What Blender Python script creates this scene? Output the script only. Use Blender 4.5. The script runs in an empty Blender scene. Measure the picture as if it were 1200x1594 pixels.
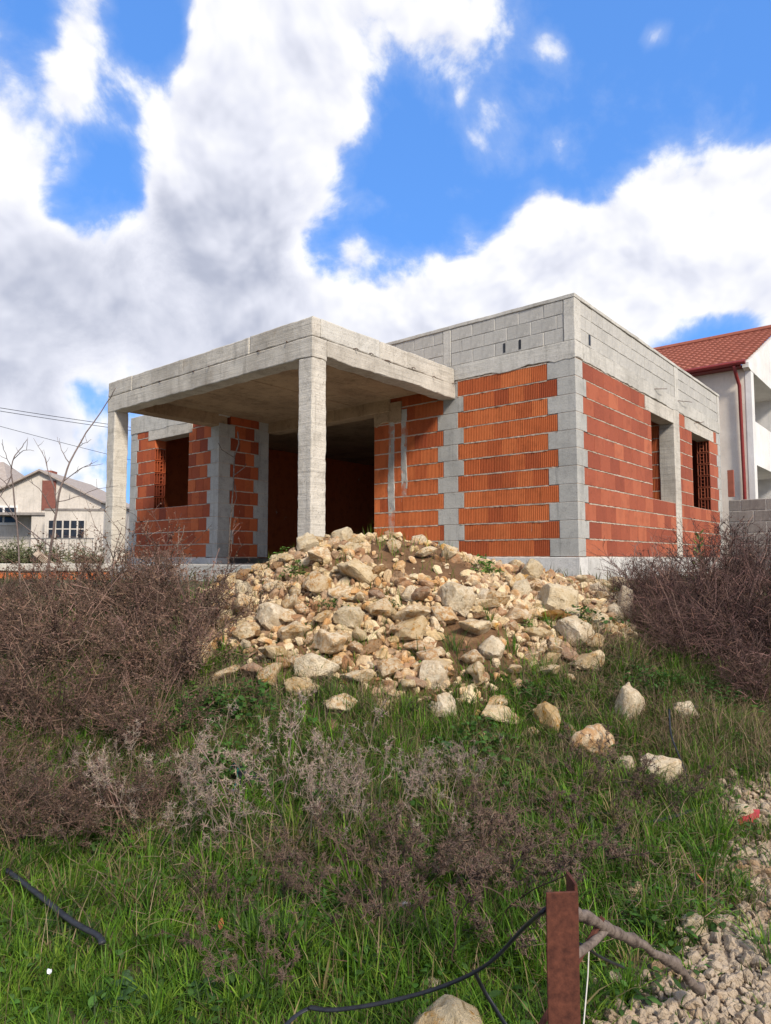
import bpy, bmesh, math, random
import numpy as np
from mathutils import Vector, noise as mnoise

scene = bpy.context.scene
COL = scene.collection
R = math.radians

# ------------------------------------------------------------------ camera
EYE = 1.55
PITCH = R(3.98)
FPX = 1047.57                      # focal length in pixels of the 1200 x 1594 photograph
cam_d = bpy.data.cameras.new('camera')
cam = bpy.data.objects.new('camera', cam_d); COL.objects.link(cam)
cam.location = (0, 0, EYE)
cam.rotation_euler = (R(90) + PITCH, 0, 0)
cam_d.sensor_fit = 'VERTICAL'; cam_d.sensor_height = 24.0
cam_d.lens = FPX / 1594 * 24.0
cam_d.clip_start = 0.05; cam_d.clip_end = 2000
scene.camera = cam

def ray(px, py):
    x = (px - 600) / FPX; u = -(py - 797) / FPX
    c, s = math.cos(PITCH), math.sin(PITCH)
    return Vector((x, c - u * s, s + u * c))

def at(px, py, depth):
    d = ray(px, py); t = depth / d.y
    return Vector((d.x * t, depth, EYE + d.z * t))

# ------------------------------------------------------------------ light
SUN_EL, SUN_AZ = R(38), R(151)      # azimuth clockwise from +Y: behind the camera, to the right
sdir = Vector((math.sin(SUN_AZ) * math.cos(SUN_EL), math.cos(SUN_AZ) * math.cos(SUN_EL), math.sin(SUN_EL)))
sun_d = bpy.data.lights.new('sun', 'SUN')
sun = bpy.data.objects.new('sun', sun_d); COL.objects.link(sun)
sun_d.energy = 4.9; sun_d.angle = R(11.0); sun_d.color = (1.0, 0.915, 0.79)
sun.rotation_euler = sdir.to_track_quat('Z', 'Y').to_euler()
sun.location = (6, -12, 20)

scene.view_settings.view_transform = 'Standard'
scene.view_settings.look = 'None'
scene.view_settings.gamma = 1.0
scene.view_settings.use_curve_mapping = False
scene.view_settings.exposure = 0.12

# ------------------------------------------------------------------ world: Nishita sky with cumulus
def build_world():
    w = bpy.data.worlds.new('World'); scene.world = w; w.use_nodes = True
    nt = w.node_tree; nt.nodes.clear(); N = nt.nodes; L = nt.links
    def new(t, **k):
        n = N.new(t)
        for a, b in k.items(): setattr(n, a, b)
        return n
    def math_(op, a, b=None, c=None, clamp=False):
        n = new('ShaderNodeMath', operation=op); n.use_clamp = clamp
        for i, v in enumerate((a, b, c)):
            if v is None: continue
            if isinstance(v, (int, float)): n.inputs[i].default_value = v
            else: L.new(v, n.inputs[i])
        return n.outputs[0]
    def vmath(op, a, b=None, out=0):
        n = new('ShaderNodeVectorMath', operation=op)
        for i, v in enumerate((a, b)):
            if v is None: continue
            if isinstance(v, (tuple, list, Vector)): n.inputs[i].default_value = tuple(v)
            else: L.new(v, n.inputs[i])
        return n.outputs[out]
    def smooth(v, a, b, lo=0.0, hi=1.0):
        n = new('ShaderNodeMapRange', interpolation_type='SMOOTHSTEP')
        L.new(v, n.inputs[0]); n.inputs[1].default_value = a; n.inputs[2].default_value = b
        n.inputs[3].default_value = lo; n.inputs[4].default_value = hi
        return n.outputs[0]
    def noise(vec, scale, detail, rough, dist=0.0):
        n = new('ShaderNodeTexNoise'); L.new(vec, n.inputs['Vector'])
        n.inputs['Scale'].default_value = scale; n.inputs['Detail'].default_value = detail
        n.inputs['Roughness'].default_value = rough; n.inputs['Distortion'].default_value = dist
        return n
    tc = new('ShaderNodeTexCoord'); D = vmath('NORMALIZE', tc.outputs['Generated'])
    # domain warp so that the round masses get billowing outlines
    def warp(vec, scale, detail, amt):
        wn = noise(vec, scale, detail, 0.5)
        wv = vmath('SUBTRACT', wn.outputs['Color'], (0.5, 0.5, 0.5))
        sc = new('ShaderNodeVectorMath', operation='SCALE'); L.new(wv, sc.inputs[0]); sc.inputs['Scale'].default_value = amt
        return vmath('ADD', vec, sc.outputs[0])
    Dw = warp(D, 4.0, 2, 0.11)
    def blob_sum(vec, blobs):
        acc = None
        for (az, el, r, amp) in blobs:
            a, e = R(az), R(el)
            c = (math.sin(a) * math.cos(e), math.cos(a) * math.cos(e), math.sin(e))
            q = vmath('DISTANCE', vec, c, out=1)
            g = smooth(q, 2 * math.sin(R(r) / 2), 0.0, 0.0, amp)
            acc = g if acc is None else math_('ADD', acc, g)
        return acc
    # out of view the same broken cumulus is added by noise to whiten ambient light
    fr = smooth(vmath('DISTANCE', D, (0.0, 0.955, 0.30), out=1), 0.72, 0.98)
    cov = smooth(noise(D, 2.1, 2, 0.5).outputs['Fac'], 0.40, 0.56)
    b = math_('MINIMUM', math_('ADD', blob_sum(Dw, CLOUDS), math_('MULTIPLY', fr, cov)), 1.0)
    n1 = noise(D, 6.5, 9, 0.60, 0.25).outputs['Fac']
    def billow(vec):
        v = new('ShaderNodeTexVoronoi', feature='F1'); L.new(vec, v.inputs['Vector'])
        v.inputs['Scale'].default_value = 11.0; v.inputs['Detail'].default_value = 2.0; v.inputs['Roughness'].default_value = 0.55
        v.normalize = True
        return v.outputs['Distance']
    Db = warp(D, 9.0, 3, 0.035)
    bl = billow(Db)
    f = math_('ADD', math_('MULTIPLY', math_('SUBTRACT', n1, 0.5), 1.9), math_('MULTIPLY', math_('SUBTRACT', 0.36, bl), 0.9))
    d0 = math_('ADD', b, f)
    alpha = math_('ADD', smooth(d0, 0.27, 0.58, 0.0, 0.80), smooth(d0, 0.0, 0.50, 0.0, 0.20))     # firm billows inside a thin veil
    # relief: the same billows a little towards the light, so tops are bright and undersides grey
    up = vmath('ADD', D, (0.010, -0.01, 0.030))
    r1 = noise(up, 6.5, 4, 0.60, 0.25).outputs['Fac']
    r0 = noise(D, 6.5, 4, 0.60, 0.25).outputs['Fac']
    bl2 = billow(vmath('ADD', Db, (0.006, -0.006, 0.016)))
    relief = math_('ADD', math_('SUBTRACT', r0, r1), math_('MULTIPLY', math_('SUBTRACT', bl2, bl), 0.55))
    grey = math_('ADD', blob_sum(Dw, GREYS), math_('MULTIPLY', math_('MULTIPLY', fr, cov), 0.45))
    core = smooth(d0, 0.38, 1.0)
    gm = math_('MULTIPLY', math_('MINIMUM', grey, 1.0), core)
    shade = math_('SUBTRACT', math_('ADD', math_('MULTIPLY', relief, 1.2), 0.94), math_('MULTIPLY', gm, 0.38), clamp=True)
    ramp = new('ShaderNodeValToRGB'); L.new(shade, ramp.inputs[0])
    e = ramp.color_ramp.elements
    e[0].position = 0.0; e[0].color = (0.33, 0.365, 0.48, 1)
    e[1].position = 1.0; e[1].color = (1.0, 1.0, 1.0, 1)
    m = ramp.color_ramp.elements.new(0.40); m.color = (0.48, 0.515, 0.635, 1)
    m = ramp.color_ramp.elements.new(0.75); m.color = (0.78, 0.80, 0.90, 1)
    cl = new('ShaderNodeVectorMath', operation='SCALE'); L.new(ramp.outputs[0], cl.inputs[0]); cl.inputs['Scale'].default_value = 9.8
    sky = new('ShaderNodeTexSky', sky_type='NISHITA'); sky.sun_disc = False
    sky.sun_elevation = SUN_EL; sky.sun_rotation = SUN_AZ
    sky.air_density = 1.0; sky.dust_density = 0.1; sky.ozone_density = 2.0; sky.altitude = 50
    # exposed like the photograph: highlights near the horizon held back
    gm_ = new('ShaderNodeGamma'); L.new(sky.outputs[0], gm_.inputs[0]); gm_.inputs[1].default_value = 0.35
    hs = new('ShaderNodeVectorMath', operation='MULTIPLY'); L.new(gm_.outputs[0], hs.inputs[0]); hs.inputs[1].default_value = (1.22, 2.75, 5.75)
    mix = new('ShaderNodeMix', data_type='RGBA'); L.new(alpha, mix.inputs[0])
    L.new(hs.outputs[0], mix.inputs[6]); L.new(cl.outputs[0], mix.inputs[7])
    bg = new('ShaderNodeBackground'); L.new(mix.outputs[2], bg.inputs[0]); bg.inputs[1].default_value = 0.1
    out = new('ShaderNodeOutputWorld'); L.new(bg.outputs[0], out.inputs[0])
    w.cycles.sampling_method = 'NONE'

def azel(px, py):
    d = ray(px, py).normalized()
    return math.degrees(math.atan2(d.x, d.y)), math.degrees(math.asin(d.z))
def sky_blobs(lst):
    return [azel(x, y) + (math.degrees(r / FPX) , a) for x, y, r, a in lst]
CLOUDS = sky_blobs([
    (420, 90, 190, .9), (350, 240, 160, .5), (470, 230, 150, .55), (310, 380, 220, .65), (60, 430, 180, .55), (400, 460, 190, .6),
    (110, 530, 250, .68), (330, 560, 180, .5), (610, 50, 170, .22), (60, 100, 190, .50), (170, 130, 120, .25), (-30, 210, 130, .5), (150, 20, 90, .2),
    (1090, 320, 160, .75), (1000, 410, 160, .7), (1180, 370, 170, .6), (880, 445, 150, .65), (838, 335, 75, .62), (730, 470, 140, .6),
    (610, 535, 160, .65), (1180, 450, 150, .4), (960, 490, 180, .55), (780, 520, 180, .6), (510, 520, 110, .4), (740, 20, 170, .28),
    (650, 90, 170, .14), (40, 640, 120, .45), (110, 730, 120, .5), (0, 710, 100, .4), (1015, 52, 40, .45), (860, 80, 45, .36), (1330, 380, 220, .7),
    (-160, 300, 220, .6), (-180, 560, 240, .7), (555, 395, 50, .40), (95, 280, 100, -.5), (190, 235, 90, -.45), (20, 320, 50, -.3), (30, 20, 60, -.35), (330, 170, 40, -.2), (235, 55, 90, -.55), (60, 330, 60, -.3), (30, 150, 60, -.2), (120, 630, 70, -.3), (1120, 540, 110, -.7), (640, 200, 110, -.3), (480, 410, 50, -.25)])
GREYS = sky_blobs([(230, 460, 320, .9), (400, 380, 200, .5), (80, 560, 300, .9), (440, 270, 190, .4), (1010, 490, 150, .4), (720, 540, 180, .5), (350, 550, 240, .6)])
build_world()

# ------------------------------------------------------------------ helpers
def tag(o, label=None, cat=None, group=None, kind=None):
    if label: o['label'] = label
    if cat: o['category'] = cat
    if group: o['group'] = group
    if kind: o['kind'] = kind
    return o
def link(o, parent=None):
    COL.objects.link(o)
    if parent is not None: o.parent = parent
    return o
def empty(name, loc=(0, 0, 0), rz=0.0):
    o = bpy.data.objects.new(name, None); o.location = loc; o.rotation_euler = (0, 0, rz); o.empty_display_size = 0.2
    return link(o)
def mesh_obj(name, me, parent=None, loc=(0, 0, 0), rot=(0, 0, 0), scale=(1, 1, 1)):
    o = bpy.data.objects.new(name, me); o.location = loc; o.rotation_euler = rot; o.scale = scale
    return link(o, parent)
def np_mesh(name, V, F, mat, col=None, smooth=False):
    """V (n,3), F (m,k) with one k"""
    V = np.ascontiguousarray(V, dtype=np.float32); F = np.ascontiguousarray(F, dtype=np.int32)
    me = bpy.data.meshes.new(name); k = F.shape[1]
    me.vertices.add(len(V)); me.vertices.foreach_set('co', V.ravel())
    me.loops.add(F.size); me.loops.foreach_set('vertex_index', F.ravel())
    me.polygons.add(len(F)); me.polygons.foreach_set('loop_start', np.arange(0, F.size, k, dtype=np.int32))
    me.polygons.foreach_set('use_smooth', np.full(len(F), smooth, dtype=bool))
    if col is not None:
        a = me.attributes.new('tint', 'FLOAT_COLOR', 'POINT')
        c4 = np.ones((len(V), 4), dtype=np.float32); c4[:, :3] = col
        a.data.foreach_set('color', c4.ravel())
    me.update(calc_edges=True); me.validate()
    if mat: me.materials.append(mat)
    return me
class MB:
    """collects polygons, then links them as ONE mesh object"""
    def __init__(s): s.v = []; s.f = []
    def box(s, x0, x1, y0, y1, z0, z1):
        b = len(s.v)
        s.v += [(x, y, z) for z in (z0, z1) for y in (y0, y1) for x in (x0, x1)]
        s.f += [tuple(b + i for i in q) for q in ((0, 2, 3, 1), (4, 5, 7, 6), (0, 1, 5, 4), (2, 6, 7, 3), (0, 4, 6, 2), (1, 3, 7, 5))]
        return s
    def prism(s, pts, z0, z1):
        b = len(s.v); n = len(pts)
        s.v += [(x, y, z0) for x, y in pts] + [(x, y, z1) for x, y in pts]
        s.f += [tuple(b + i for i in range(n - 1, -1, -1)), tuple(b + n + i for i in range(n))]
        s.f += [(b + i, b + (i + 1) % n, b + n + (i + 1) % n, b + n + i) for i in range(n)]
        return s
    def poly(s, pts):
        b = len(s.v); s.v += [tuple(p) for p in pts]; s.f.append(tuple(range(b, b + len(pts)))); return s
    def tube(s, pts, rad, n=6, flat=1.0):
        pts = [Vector(p) for p in pts]
        if isinstance(rad, (int, float)): rad = [rad] * len(pts)
        b = len(s.v); u = None
        for i, p in enumerate(pts):
            t = (pts[min(i + 1, len(pts) - 1)] - pts[max(i - 1, 0)]).normalized()
            if u is None: u = t.orthogonal().normalized() if abs(t.z) > 0.9 else t.cross(Vector((0, 0, 1))).normalized()
            u = (u - t * u.dot(t)).normalized(); w = t.cross(u)
            for k in range(n):
                a = 2 * math.pi * k / n
                s.v.append(tuple(p + u * (math.cos(a) * rad[i]) + w * (math.sin(a) * rad[i] * flat)))
        for i in range(len(pts) - 1):
            for k in range(n):
                s.f.append((b + i * n + k, b + i * n + (k + 1) % n, b + (i + 1) * n + (k + 1) % n, b + (i + 1) * n + k))
        s.f.append(tuple(b + k for k in range(n - 1, -1, -1)))
        e = b + (len(pts) - 1) * n; s.f.append(tuple(e + k for k in range(n)))
        return s
    def mesh(s, name, mat, smooth=False):
        me = bpy.data.meshes.new(name); me.from_pydata(s.v, [], s.f)
        if smooth: me.polygons.foreach_set('use_smooth', [True] * len(me.polygons))
        me.update(); me.materials.append(mat); return me
    def build(s, name, mat, parent=None, loc=(0, 0, 0), rot=(0, 0, 0), smooth=False):
        return mesh_obj(name, s.mesh(name, mat, smooth), parent, loc, rot)
def rough_mesh(name, x0, x1, y0, y1, z0, z1, mat, seg=0.12, amp=0.004, bev=0.008, seed=0, ragged=0.0):
    """a cast block with worn edges; ragged > 0 lets the lower edge run uneven"""
    bm = bmesh.new()
    nx, ny, nz = [max(1, int(round((b - a) / seg))) for a, b in ((x0, x1), (y0, y1), (z0, z1))]
    def axis(a, b, n): return [a, a + bev] + [a + (b - a) * i / n for i in range(1, n)] + [b - bev, b]
    X, Y, Z = axis(x0, x1, nx), axis(y0, y1, ny), axis(z0, z1, nz)
    vs = {}
    def vert(i, j, k):
        if (i, j, k) in vs: return vs[i, j, k]
        p = Vector((X[i], Y[j], Z[k]))
        e = [i in (0, len(X) - 1), j in (0, len(Y) - 1), k in (0, len(Z) - 1)]
        if sum(e) >= 2:                     # pull edges and corners in: chamfer with chips
            ch = bev * (0.35 + 1.1 * abs(mnoise.noise(p * 9 + Vector((seed, 0, 0)))))
            c = Vector(((x0 + x1) / 2, (y0 + y1) / 2, (z0 + z1) / 2))
            for a in range(3):
                if e[a]: p[a] += ch * (0.6 if p[a] < c[a] else -0.6)
        q = p * 3.1 + Vector((seed * 1.7, seed, 0))
        nv = mnoise.noise_vector(q) * amp + mnoise.noise_vector(q * 4) * amp * 0.5
        p += nv
        if ragged and k <= 1:
            p.z += ragged * (mnoise.noise(Vector((p.x * 2.3, p.y * 2.3, seed))) + 0.7 * mnoise.noise(Vector((p.x * 9, p.y * 9, seed))))
        vs[i, j, k] = bm.verts.new(p); return vs[i, j, k]
    def face(a, b, c, d): bm.faces.new((a, b, c, d))
    I, J, K = len(X) - 1, len(Y) - 1, len(Z) - 1
    for i in range(I):
        for j in range(J):
            face(vert(i, j, 0), vert(i, j + 1, 0), vert(i + 1, j + 1, 0), vert(i + 1, j, 0))
            face(vert(i, j, K), vert(i + 1, j, K), vert(i + 1, j + 1, K), vert(i, j + 1, K))
    for i in range(I):
        for k in range(K):
            face(vert(i, 0, k), vert(i + 1, 0, k), vert(i + 1, 0, k + 1), vert(i, 0, k + 1))
            face(vert(i, J, k), vert(i, J, k + 1), vert(i + 1, J, k + 1), vert(i + 1, J, k))
    for j in range(J):
        for k in range(K):
            face(vert(0, j, k), vert(0, j, k + 1), vert(0, j + 1, k + 1), vert(0, j + 1, k))
            face(vert(I, j, k), vert(I, j + 1, k), vert(I, j + 1, k + 1), vert(I, j, k + 1))
    me = bpy.data.meshes.new(name); bm.to_mesh(me); bm.free(); me.materials.append(mat)
    return me
def rough(name, x0, x1, y0, y1, z0, z1, mat, parent, **k):
    return mesh_obj(name, rough_mesh(name, x0, x1, y0, y1, z0, z1, mat, **k), parent)

# ------------------------------------------------------------------ materials
class Mat:
    def __init__(s, name, rough=0.9):
        s.m = bpy.data.materials.new(name); s.m.use_nodes = True
        s.nt = s.m.node_tree; s.b = s.nt.nodes['Principled BSDF']; s.b.inputs['Roughness'].default_value = rough
        s.b.inputs['Specular IOR Level'].default_value = 0.25
        s.tc = s.nt.nodes.new('ShaderNodeTexCoord'); s.co = s.tc.outputs['Object']
    def n(s, t, **k):
        x = s.nt.nodes.new(t)
        for a, b in k.items(): setattr(x, a, b)
        return x
    def l(s, a, b): s.nt.links.new(a, b)
    def vec_scale(s, sc, offs_random=False):
        mp = s.n('ShaderNodeMapping'); s.l(s.co, mp.inputs[0]); mp.inputs['Scale'].default_value = sc
        return mp.outputs[0]
    def noise(s, scale, detail=5, rough=0.6, vec=None, out='Fac', dist=0.0):
        x = s.n('ShaderNodeTexNoise'); s.l(vec if vec is not None else s.co, x.inputs['Vector'])
        x.inputs['Scale'].default_value = scale; x.inputs['Detail'].default_value = detail
        x.inputs['Roughness'].default_value = rough; x.inputs['Distortion'].default_value = dist
        return x.outputs[out]
    def ramp(s, v, stops):
        x = s.n('ShaderNodeValToRGB'); s.l(v, x.inputs[0]); e = x.color_ramp.elements
        e[0].position, e[0].color = stops[0][0], (*stops[0][1], 1)
        e[1].position, e[1].color = stops[-1][0], (*stops[-1][1], 1)
        for p, c in stops[1:-1]: q = e.new(p); q.color = (*c, 1)
        return x.outputs[0]
    def mask(s, v, a, b):
        x = s.n('ShaderNodeMapRange', interpolation_type='SMOOTHSTEP'); s.l(v, x.inputs[0])
        x.inputs[1].default_value = a; x.inputs[2].default_value = b; return x.outputs[0]
    def mix(s, f, a, b, mode='MIX'):
        x = s.n('ShaderNodeMix', data_type='RGBA', blend_type=mode)
        if isinstance(f, (int, float)): x.inputs[0].default_value = f
        else: s.l(f, x.inputs[0])
        for i, v in ((6, a), (7, b)):
            if isinstance(v, tuple): x.inputs[i].default_value = (*v, 1)
            else: s.l(v, x.inputs[i])
        return x.outputs[2]
    def mul(s, a, b):
        x = s.n('ShaderNodeMath', operation='MULTIPLY')
        for i, v in enumerate((a, b)):
            if isinstance(v, (int, float)): x.inputs[i].default_value = v
            else: s.l(v, x.inputs[i])
        return x.outputs[0]
    def add(s, a, b):
        x = s.n('ShaderNodeMath', operation='ADD')
        for i, v in enumerate((a, b)):
            if isinstance(v, (int, float)): x.inputs[i].default_value = v
            else: s.l(v, x.inputs[i])
        return x.outputs[0]
    def rand(s): return s.n('ShaderNodeObjectInfo').outputs['Random']
    def shift_by_random(s, k=37.0):
        a = s.n('ShaderNodeVectorMath', operation='ADD'); s.l(s.co, a.inputs[0])
        c = s.n('ShaderNodeCombineXYZ'); r = s.mul(s.rand(), k); s.l(r, c.inputs[0]); s.l(r, c.inputs[1]); s.l(r, c.inputs[2])
        s.l(c.outputs[0], a.inputs[1]); s.co = a.outputs[0]
    def color(s, c):
        if isinstance(c, tuple): s.b.inputs['Base Color'].default_value = (*c, 1)
        else: s.l(c, s.b.inputs['Base Color'])
    def bump(s, h, strength=0.4, dist=0.01):
        x = s.n('ShaderNodeBump'); s.l(h, x.inputs['Height']); x.inputs['Strength'].default_value = strength; x.inputs['Distance'].default_value = dist
        s.l(x.outputs[0], s.b.inputs['Normal'])

def concrete(name, light, dark, warm=0.0, stain=(0.24, 0.17, 0.10), wear=1.0, boards=0.0):
    M = Mat(name, 0.92)
    r = M.rand()
    big = M.noise(1.1, 7, 0.66); mid = M.noise(6.5, 7, 0.68); fine = M.noise(52, 4, 0.7)
    c = M.ramp(M.add(big, M.mul(M.add(r, -0.5), 0.10)), [(0.32, dark), (0.50, light), (0.72, tuple(min(1, v * 1.16) for v in light))])
    c = M.mix(M.mul(M.mask(mid, 0.48, 0.70), 0.55 * wear), c, tuple(v * 0.85 for v in dark))
    c = M.mix(M.mul(M.mask(M.noise(11, 6, 0.7), 0.55, 0.72), 0.45 * wear), c, tuple(min(1, v * 1.25) for v in light))
    # rain streaks: noise drawn out along z
    st = M.noise(1.0, 6, 0.65, vec=M.vec_scale((9, 9, 0.7)))
    c = M.mix(M.mul(M.mask(st, 0.52, 0.76), 0.6 * wear), c, tuple(v * 0.55 for v in dark))
    c = M.mix(M.mul(M.mask(M.noise(2.4, 7, 0.72), 0.56, 0.74), 0.7 * warm), c, stain)
    c = M.mix(M.mul(M.mask(fine, 0.40, 0.75), 0.30 * wear), c, tuple(v * 0.5 for v in dark))
    pits = M.mask(M.noise(42, 3, 0.6), 0.66, 0.73)
    c = M.mix(M.mul(pits, 0.65 * wear), c, tuple(v * 0.30 for v in dark))
    hgt = M.add(M.mul(fine, 0.5), M.add(M.mul(mid, 0.9), M.mul(pits, -0.8)))
    if boards:      # grain and edges of the shuttering boards
        gr = M.noise(1.0, 5, 0.7, vec=M.vec_scale((0.8, 0.8, 34)))
        c = M.mix(M.mul(M.mask(gr, 0.50, 0.68), 0.45 * boards), c, tuple(v * 0.6 for v in dark))
        hgt = M.add(hgt, M.mul(gr, 1.6 * boards))
    M.color(c)
    M.bump(hgt, 0.75, 0.008)
    return M.m
def brick_mat(name, tones, white=0.5):
    M = Mat(name, 0.85)
    r = M.rand()
    base = M.ramp(r, tones)
    M.shift_by_random()
    n1 = M.noise(6, 5, 0.6); n2 = M.noise(30, 4, 0.65)
    c = M.mix(M.mul(M.mask(n1, 0.45, 0.75), 0.45), base, tuple(v * 0.55 for v in tones[1][1]))
    c = M.mix(M.mul(M.mask(n2, 0.52, 0.75), 0.3), c, tuple(min(1, v * 1.5) for v in tones[1][1]))
    st = M.noise(1.0, 4, 0.6, vec=M.vec_scale((26, 26, 3.0)))
    m = M.mul(M.mask(st, 0.56, 0.78), M.mask(M.noise(9, 6, 0.7), 0.58, 0.72))
    c = M.mix(M.mul(m, white), c, (0.52, 0.43, 0.36))
    sme = M.mul(M.mask(M.noise(3.2, 7, 0.74, vec=M.tc.outputs['Object']), 0.62, 0.70), M.mask(n2, 0.40, 0.6))
    c = M.mix(M.mul(sme, white), c, (0.50, 0.42, 0.35))
    c = M.mix(M.mul(M.mask(M.noise(14, 6, 0.75), 0.58, 0.72), 0.5), c, tuple(v * 0.45 for v in tones[0][1]))
    M.color(c); M.bump(M.add(n2, M.mul(n1, 0.6)), 0.5, 0.004)
    return M.m
def simple(name, c1, c2, scale=8, rough=0.85, bump=0.3, dist=0.004, stretch=None):
    M = Mat(name, rough)
    v = M.vec_scale(stretch) if stretch else None
    n = M.noise(scale, 6, 0.65, vec=v); M.color(M.ramp(n, [(0.33, c1), (0.68, c2)])); M.bump(n, bump, dist)
    return M.m
def tint_mat(name, rough=0.75, transl=0.35, var=0.25):
    """plant tissue: colour per blade or leaf from the mesh's tint attribute, some light passes through"""
    M = Mat(name, rough)
    a = M.n('ShaderNodeAttribute'); a.attribute_name = 'tint'
    hs = M.n('ShaderNodeHueSaturation'); M.l(a.outputs['Color'], hs.inputs['Color'])
    v = M.n('ShaderNodeMapRange'); M.l(M.rand(), v.inputs[0]); v.inputs[3].default_value = 1 - var; v.inputs[4].default_value = 1 + var
    M.l(v.outputs[0], hs.inputs['Value'])
    M.color(hs.outputs[0])
    if transl:
        t = M.n('ShaderNodeBsdfTranslucent'); M.l(hs.outputs[0], t.inputs[0])
        mx = M.n('ShaderNodeMixShader'); mx.inputs[0].default_value = transl
        out = [x for x in M.nt.nodes if x.type == 'OUTPUT_MATERIAL'][0]
        M.l(M.b.outputs[0], mx.inputs[1]); M.l(t.outputs[0], mx.inputs[2]); M.l(mx.outputs[0], out.inputs[0])
    return M.m

M_cast = concrete('cast_concrete', (0.51, 0.47, 0.405), (0.35, 0.315, 0.265), 0.7, boards=0.8)
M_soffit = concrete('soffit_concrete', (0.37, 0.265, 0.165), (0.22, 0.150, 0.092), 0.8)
M_ring = concrete('ring_beam_concrete', (0.50, 0.475, 0.425), (0.36, 0.34, 0.30), 0.3, boards=0.5)
M_block = concrete('block_concrete', (0.455, 0.435, 0.395), (0.345, 0.33, 0.30), 0.2)
M_quoin = concrete('infill_concrete', (0.40, 0.39, 0.36), (0.29, 0.285, 0.265), 0.15)
M_plinth = concrete('plinth_concrete', (0.58, 0.56, 0.53), (0.42, 0.405, 0.38), 0.2)
M_mortar = concrete('mortar', (0.50, 0.405, 0.325), (0.35, 0.27, 0.205), 0.3)
M_fence = concrete('weathered_block', (0.26, 0.235, 0.215), (0.15, 0.13, 0.12), 0.4)
M_ribbed = brick_mat('ribbed_clay', [(0.0, (0.29, 0.062, 0.024)), (0.30, (0.44, 0.112, 0.036)), (1.0, (0.53, 0.155, 0.050))], 0.7)
M_smooth = brick_mat('smooth_clay', [(0.0, (0.225, 0.056, 0.030)), (0.5, (0.305, 0.082, 0.042)), (1.0, (0.40, 0.122, 0.060))], 0.35)
M_leftclay = brick_mat('left_clay', [(0.0, (0.22, 0.046, 0.022)), (0.5, (0.36, 0.078, 0.028)), (1.0, (0.48, 0.120, 0.038))], 0.9)
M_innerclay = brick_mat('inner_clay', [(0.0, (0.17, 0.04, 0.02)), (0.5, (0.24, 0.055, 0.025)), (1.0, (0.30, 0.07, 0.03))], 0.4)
M_rust = simple('rusty_steel', (0.045, 0.014, 0.009), (0.11, 0.036, 0.021), 60, 0.8, 0.6, 0.002)
M_rebar = simple('rusty_wire', (0.05, 0.025, 0.018), (0.12, 0.06, 0.04), 40, 0.8)
M_hose = simple('black_plastic', (0.012, 0.013, 0.016), (0.030, 0.032, 0.038), 20, 0.45, 0.2)
M_bark = simple('grey_bark', (0.055, 0.040, 0.032), (0.22, 0.175, 0.145), 38, 0.9, 1.0, 0.006, stretch=(1, 1, 1))
M_sapling = simple('sapling_bark', (0.10, 0.075, 0.065), (0.20, 0.155, 0.14), 30, 0.9)

# ------------------------------------------------------------------ terrain
def sm(a, b, t):
    t = np.clip((np.asarray(t, dtype=float) - a) / (b - a), 0, 1); return t * t * (3 - 2 * t)
PX = [-3.0, -2.1, -1.5, -1.0, -0.5, 0.1, 0.7, 1.2, 1.7, 2.2, 2.7, 3.3]
PE = [0.0, 0.04, 0.34, 0.60, 0.70, 0.72, 0.64, 0.48, 0.36, 0.22, 0.05, 0.0]
def wob(x, y):
    return (0.030 * np.sin(1.9 * x + 0.7 * y + 0.4) * np.cos(1.3 * y - 0.6 * x) + 0.018 * np.sin(4.3 * x - 2.1 * y) * np.sin(3.7 * y + 1.1 * x + 2)
            + 0.010 * np.sin(9.1 * x + 5.2 * y) * np.cos(7.7 * y - 3.0 * x))
def pile_extra(x, y):
    e = np.interp(x, PX, PE)
    w = np.where(y < 7.15, 1.42 + 0.14 * np.sin(2.1 * x + .6), 0.75)
    return e * np.exp(-((y - 7.15) / w) ** 2)
def H(x, y):
    x = np.asarray(x, dtype=float); y = np.asarray(y, dtype=float)
    base = 1.2 * sm(3.2, 8.6, y)
    near = sm(0.3, 1.4, np.hypot(x * 0.6, y - 0.5))
    return base + pile_extra(x, y) + wob(x, y) * (0.5 + 0.8 * sm(2, 5, y)) * (1 - 0.7 * sm(9, 20, y))
def Hs(x, y): return float(H(x, y))
def onground(px, py):
    d = ray(px, py); t = 1.0
    while t < 80:
        p = Vector((0, 0, EYE)) + d * t
        if p.z <= Hs(p.x, p.y): break
        t += 0.02
    return p
def gravel_amount(x, y):
    """1 on the gravel track at the right, 0 in the meadow"""
    edge = np.interp(y, [1.5, 2.24, 2.58, 2.8, 3.06, 3.53, 4.39, 5.5], [.0, .62, .95, 1.28, 1.58, 1.80, 2.15, 2.7]) + 0.07 * np.sin(7.1 * y + 3.0 * x) + .05 * np.sin(13 * x - 5 * y)
    return sm(-0.18, 0.16, x - edge) * (1 - sm(4.1, 5.0, y))
def pile_amount(x, y):
    return sm(0.06, 0.22, pile_extra(x, y) + 0.05 * np.sin(5.1 * x + 2.0 * y) * np.sin(4.3 * y - 1.7 * x)) * (1 - sm(7.7, 8.1, y))

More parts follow.
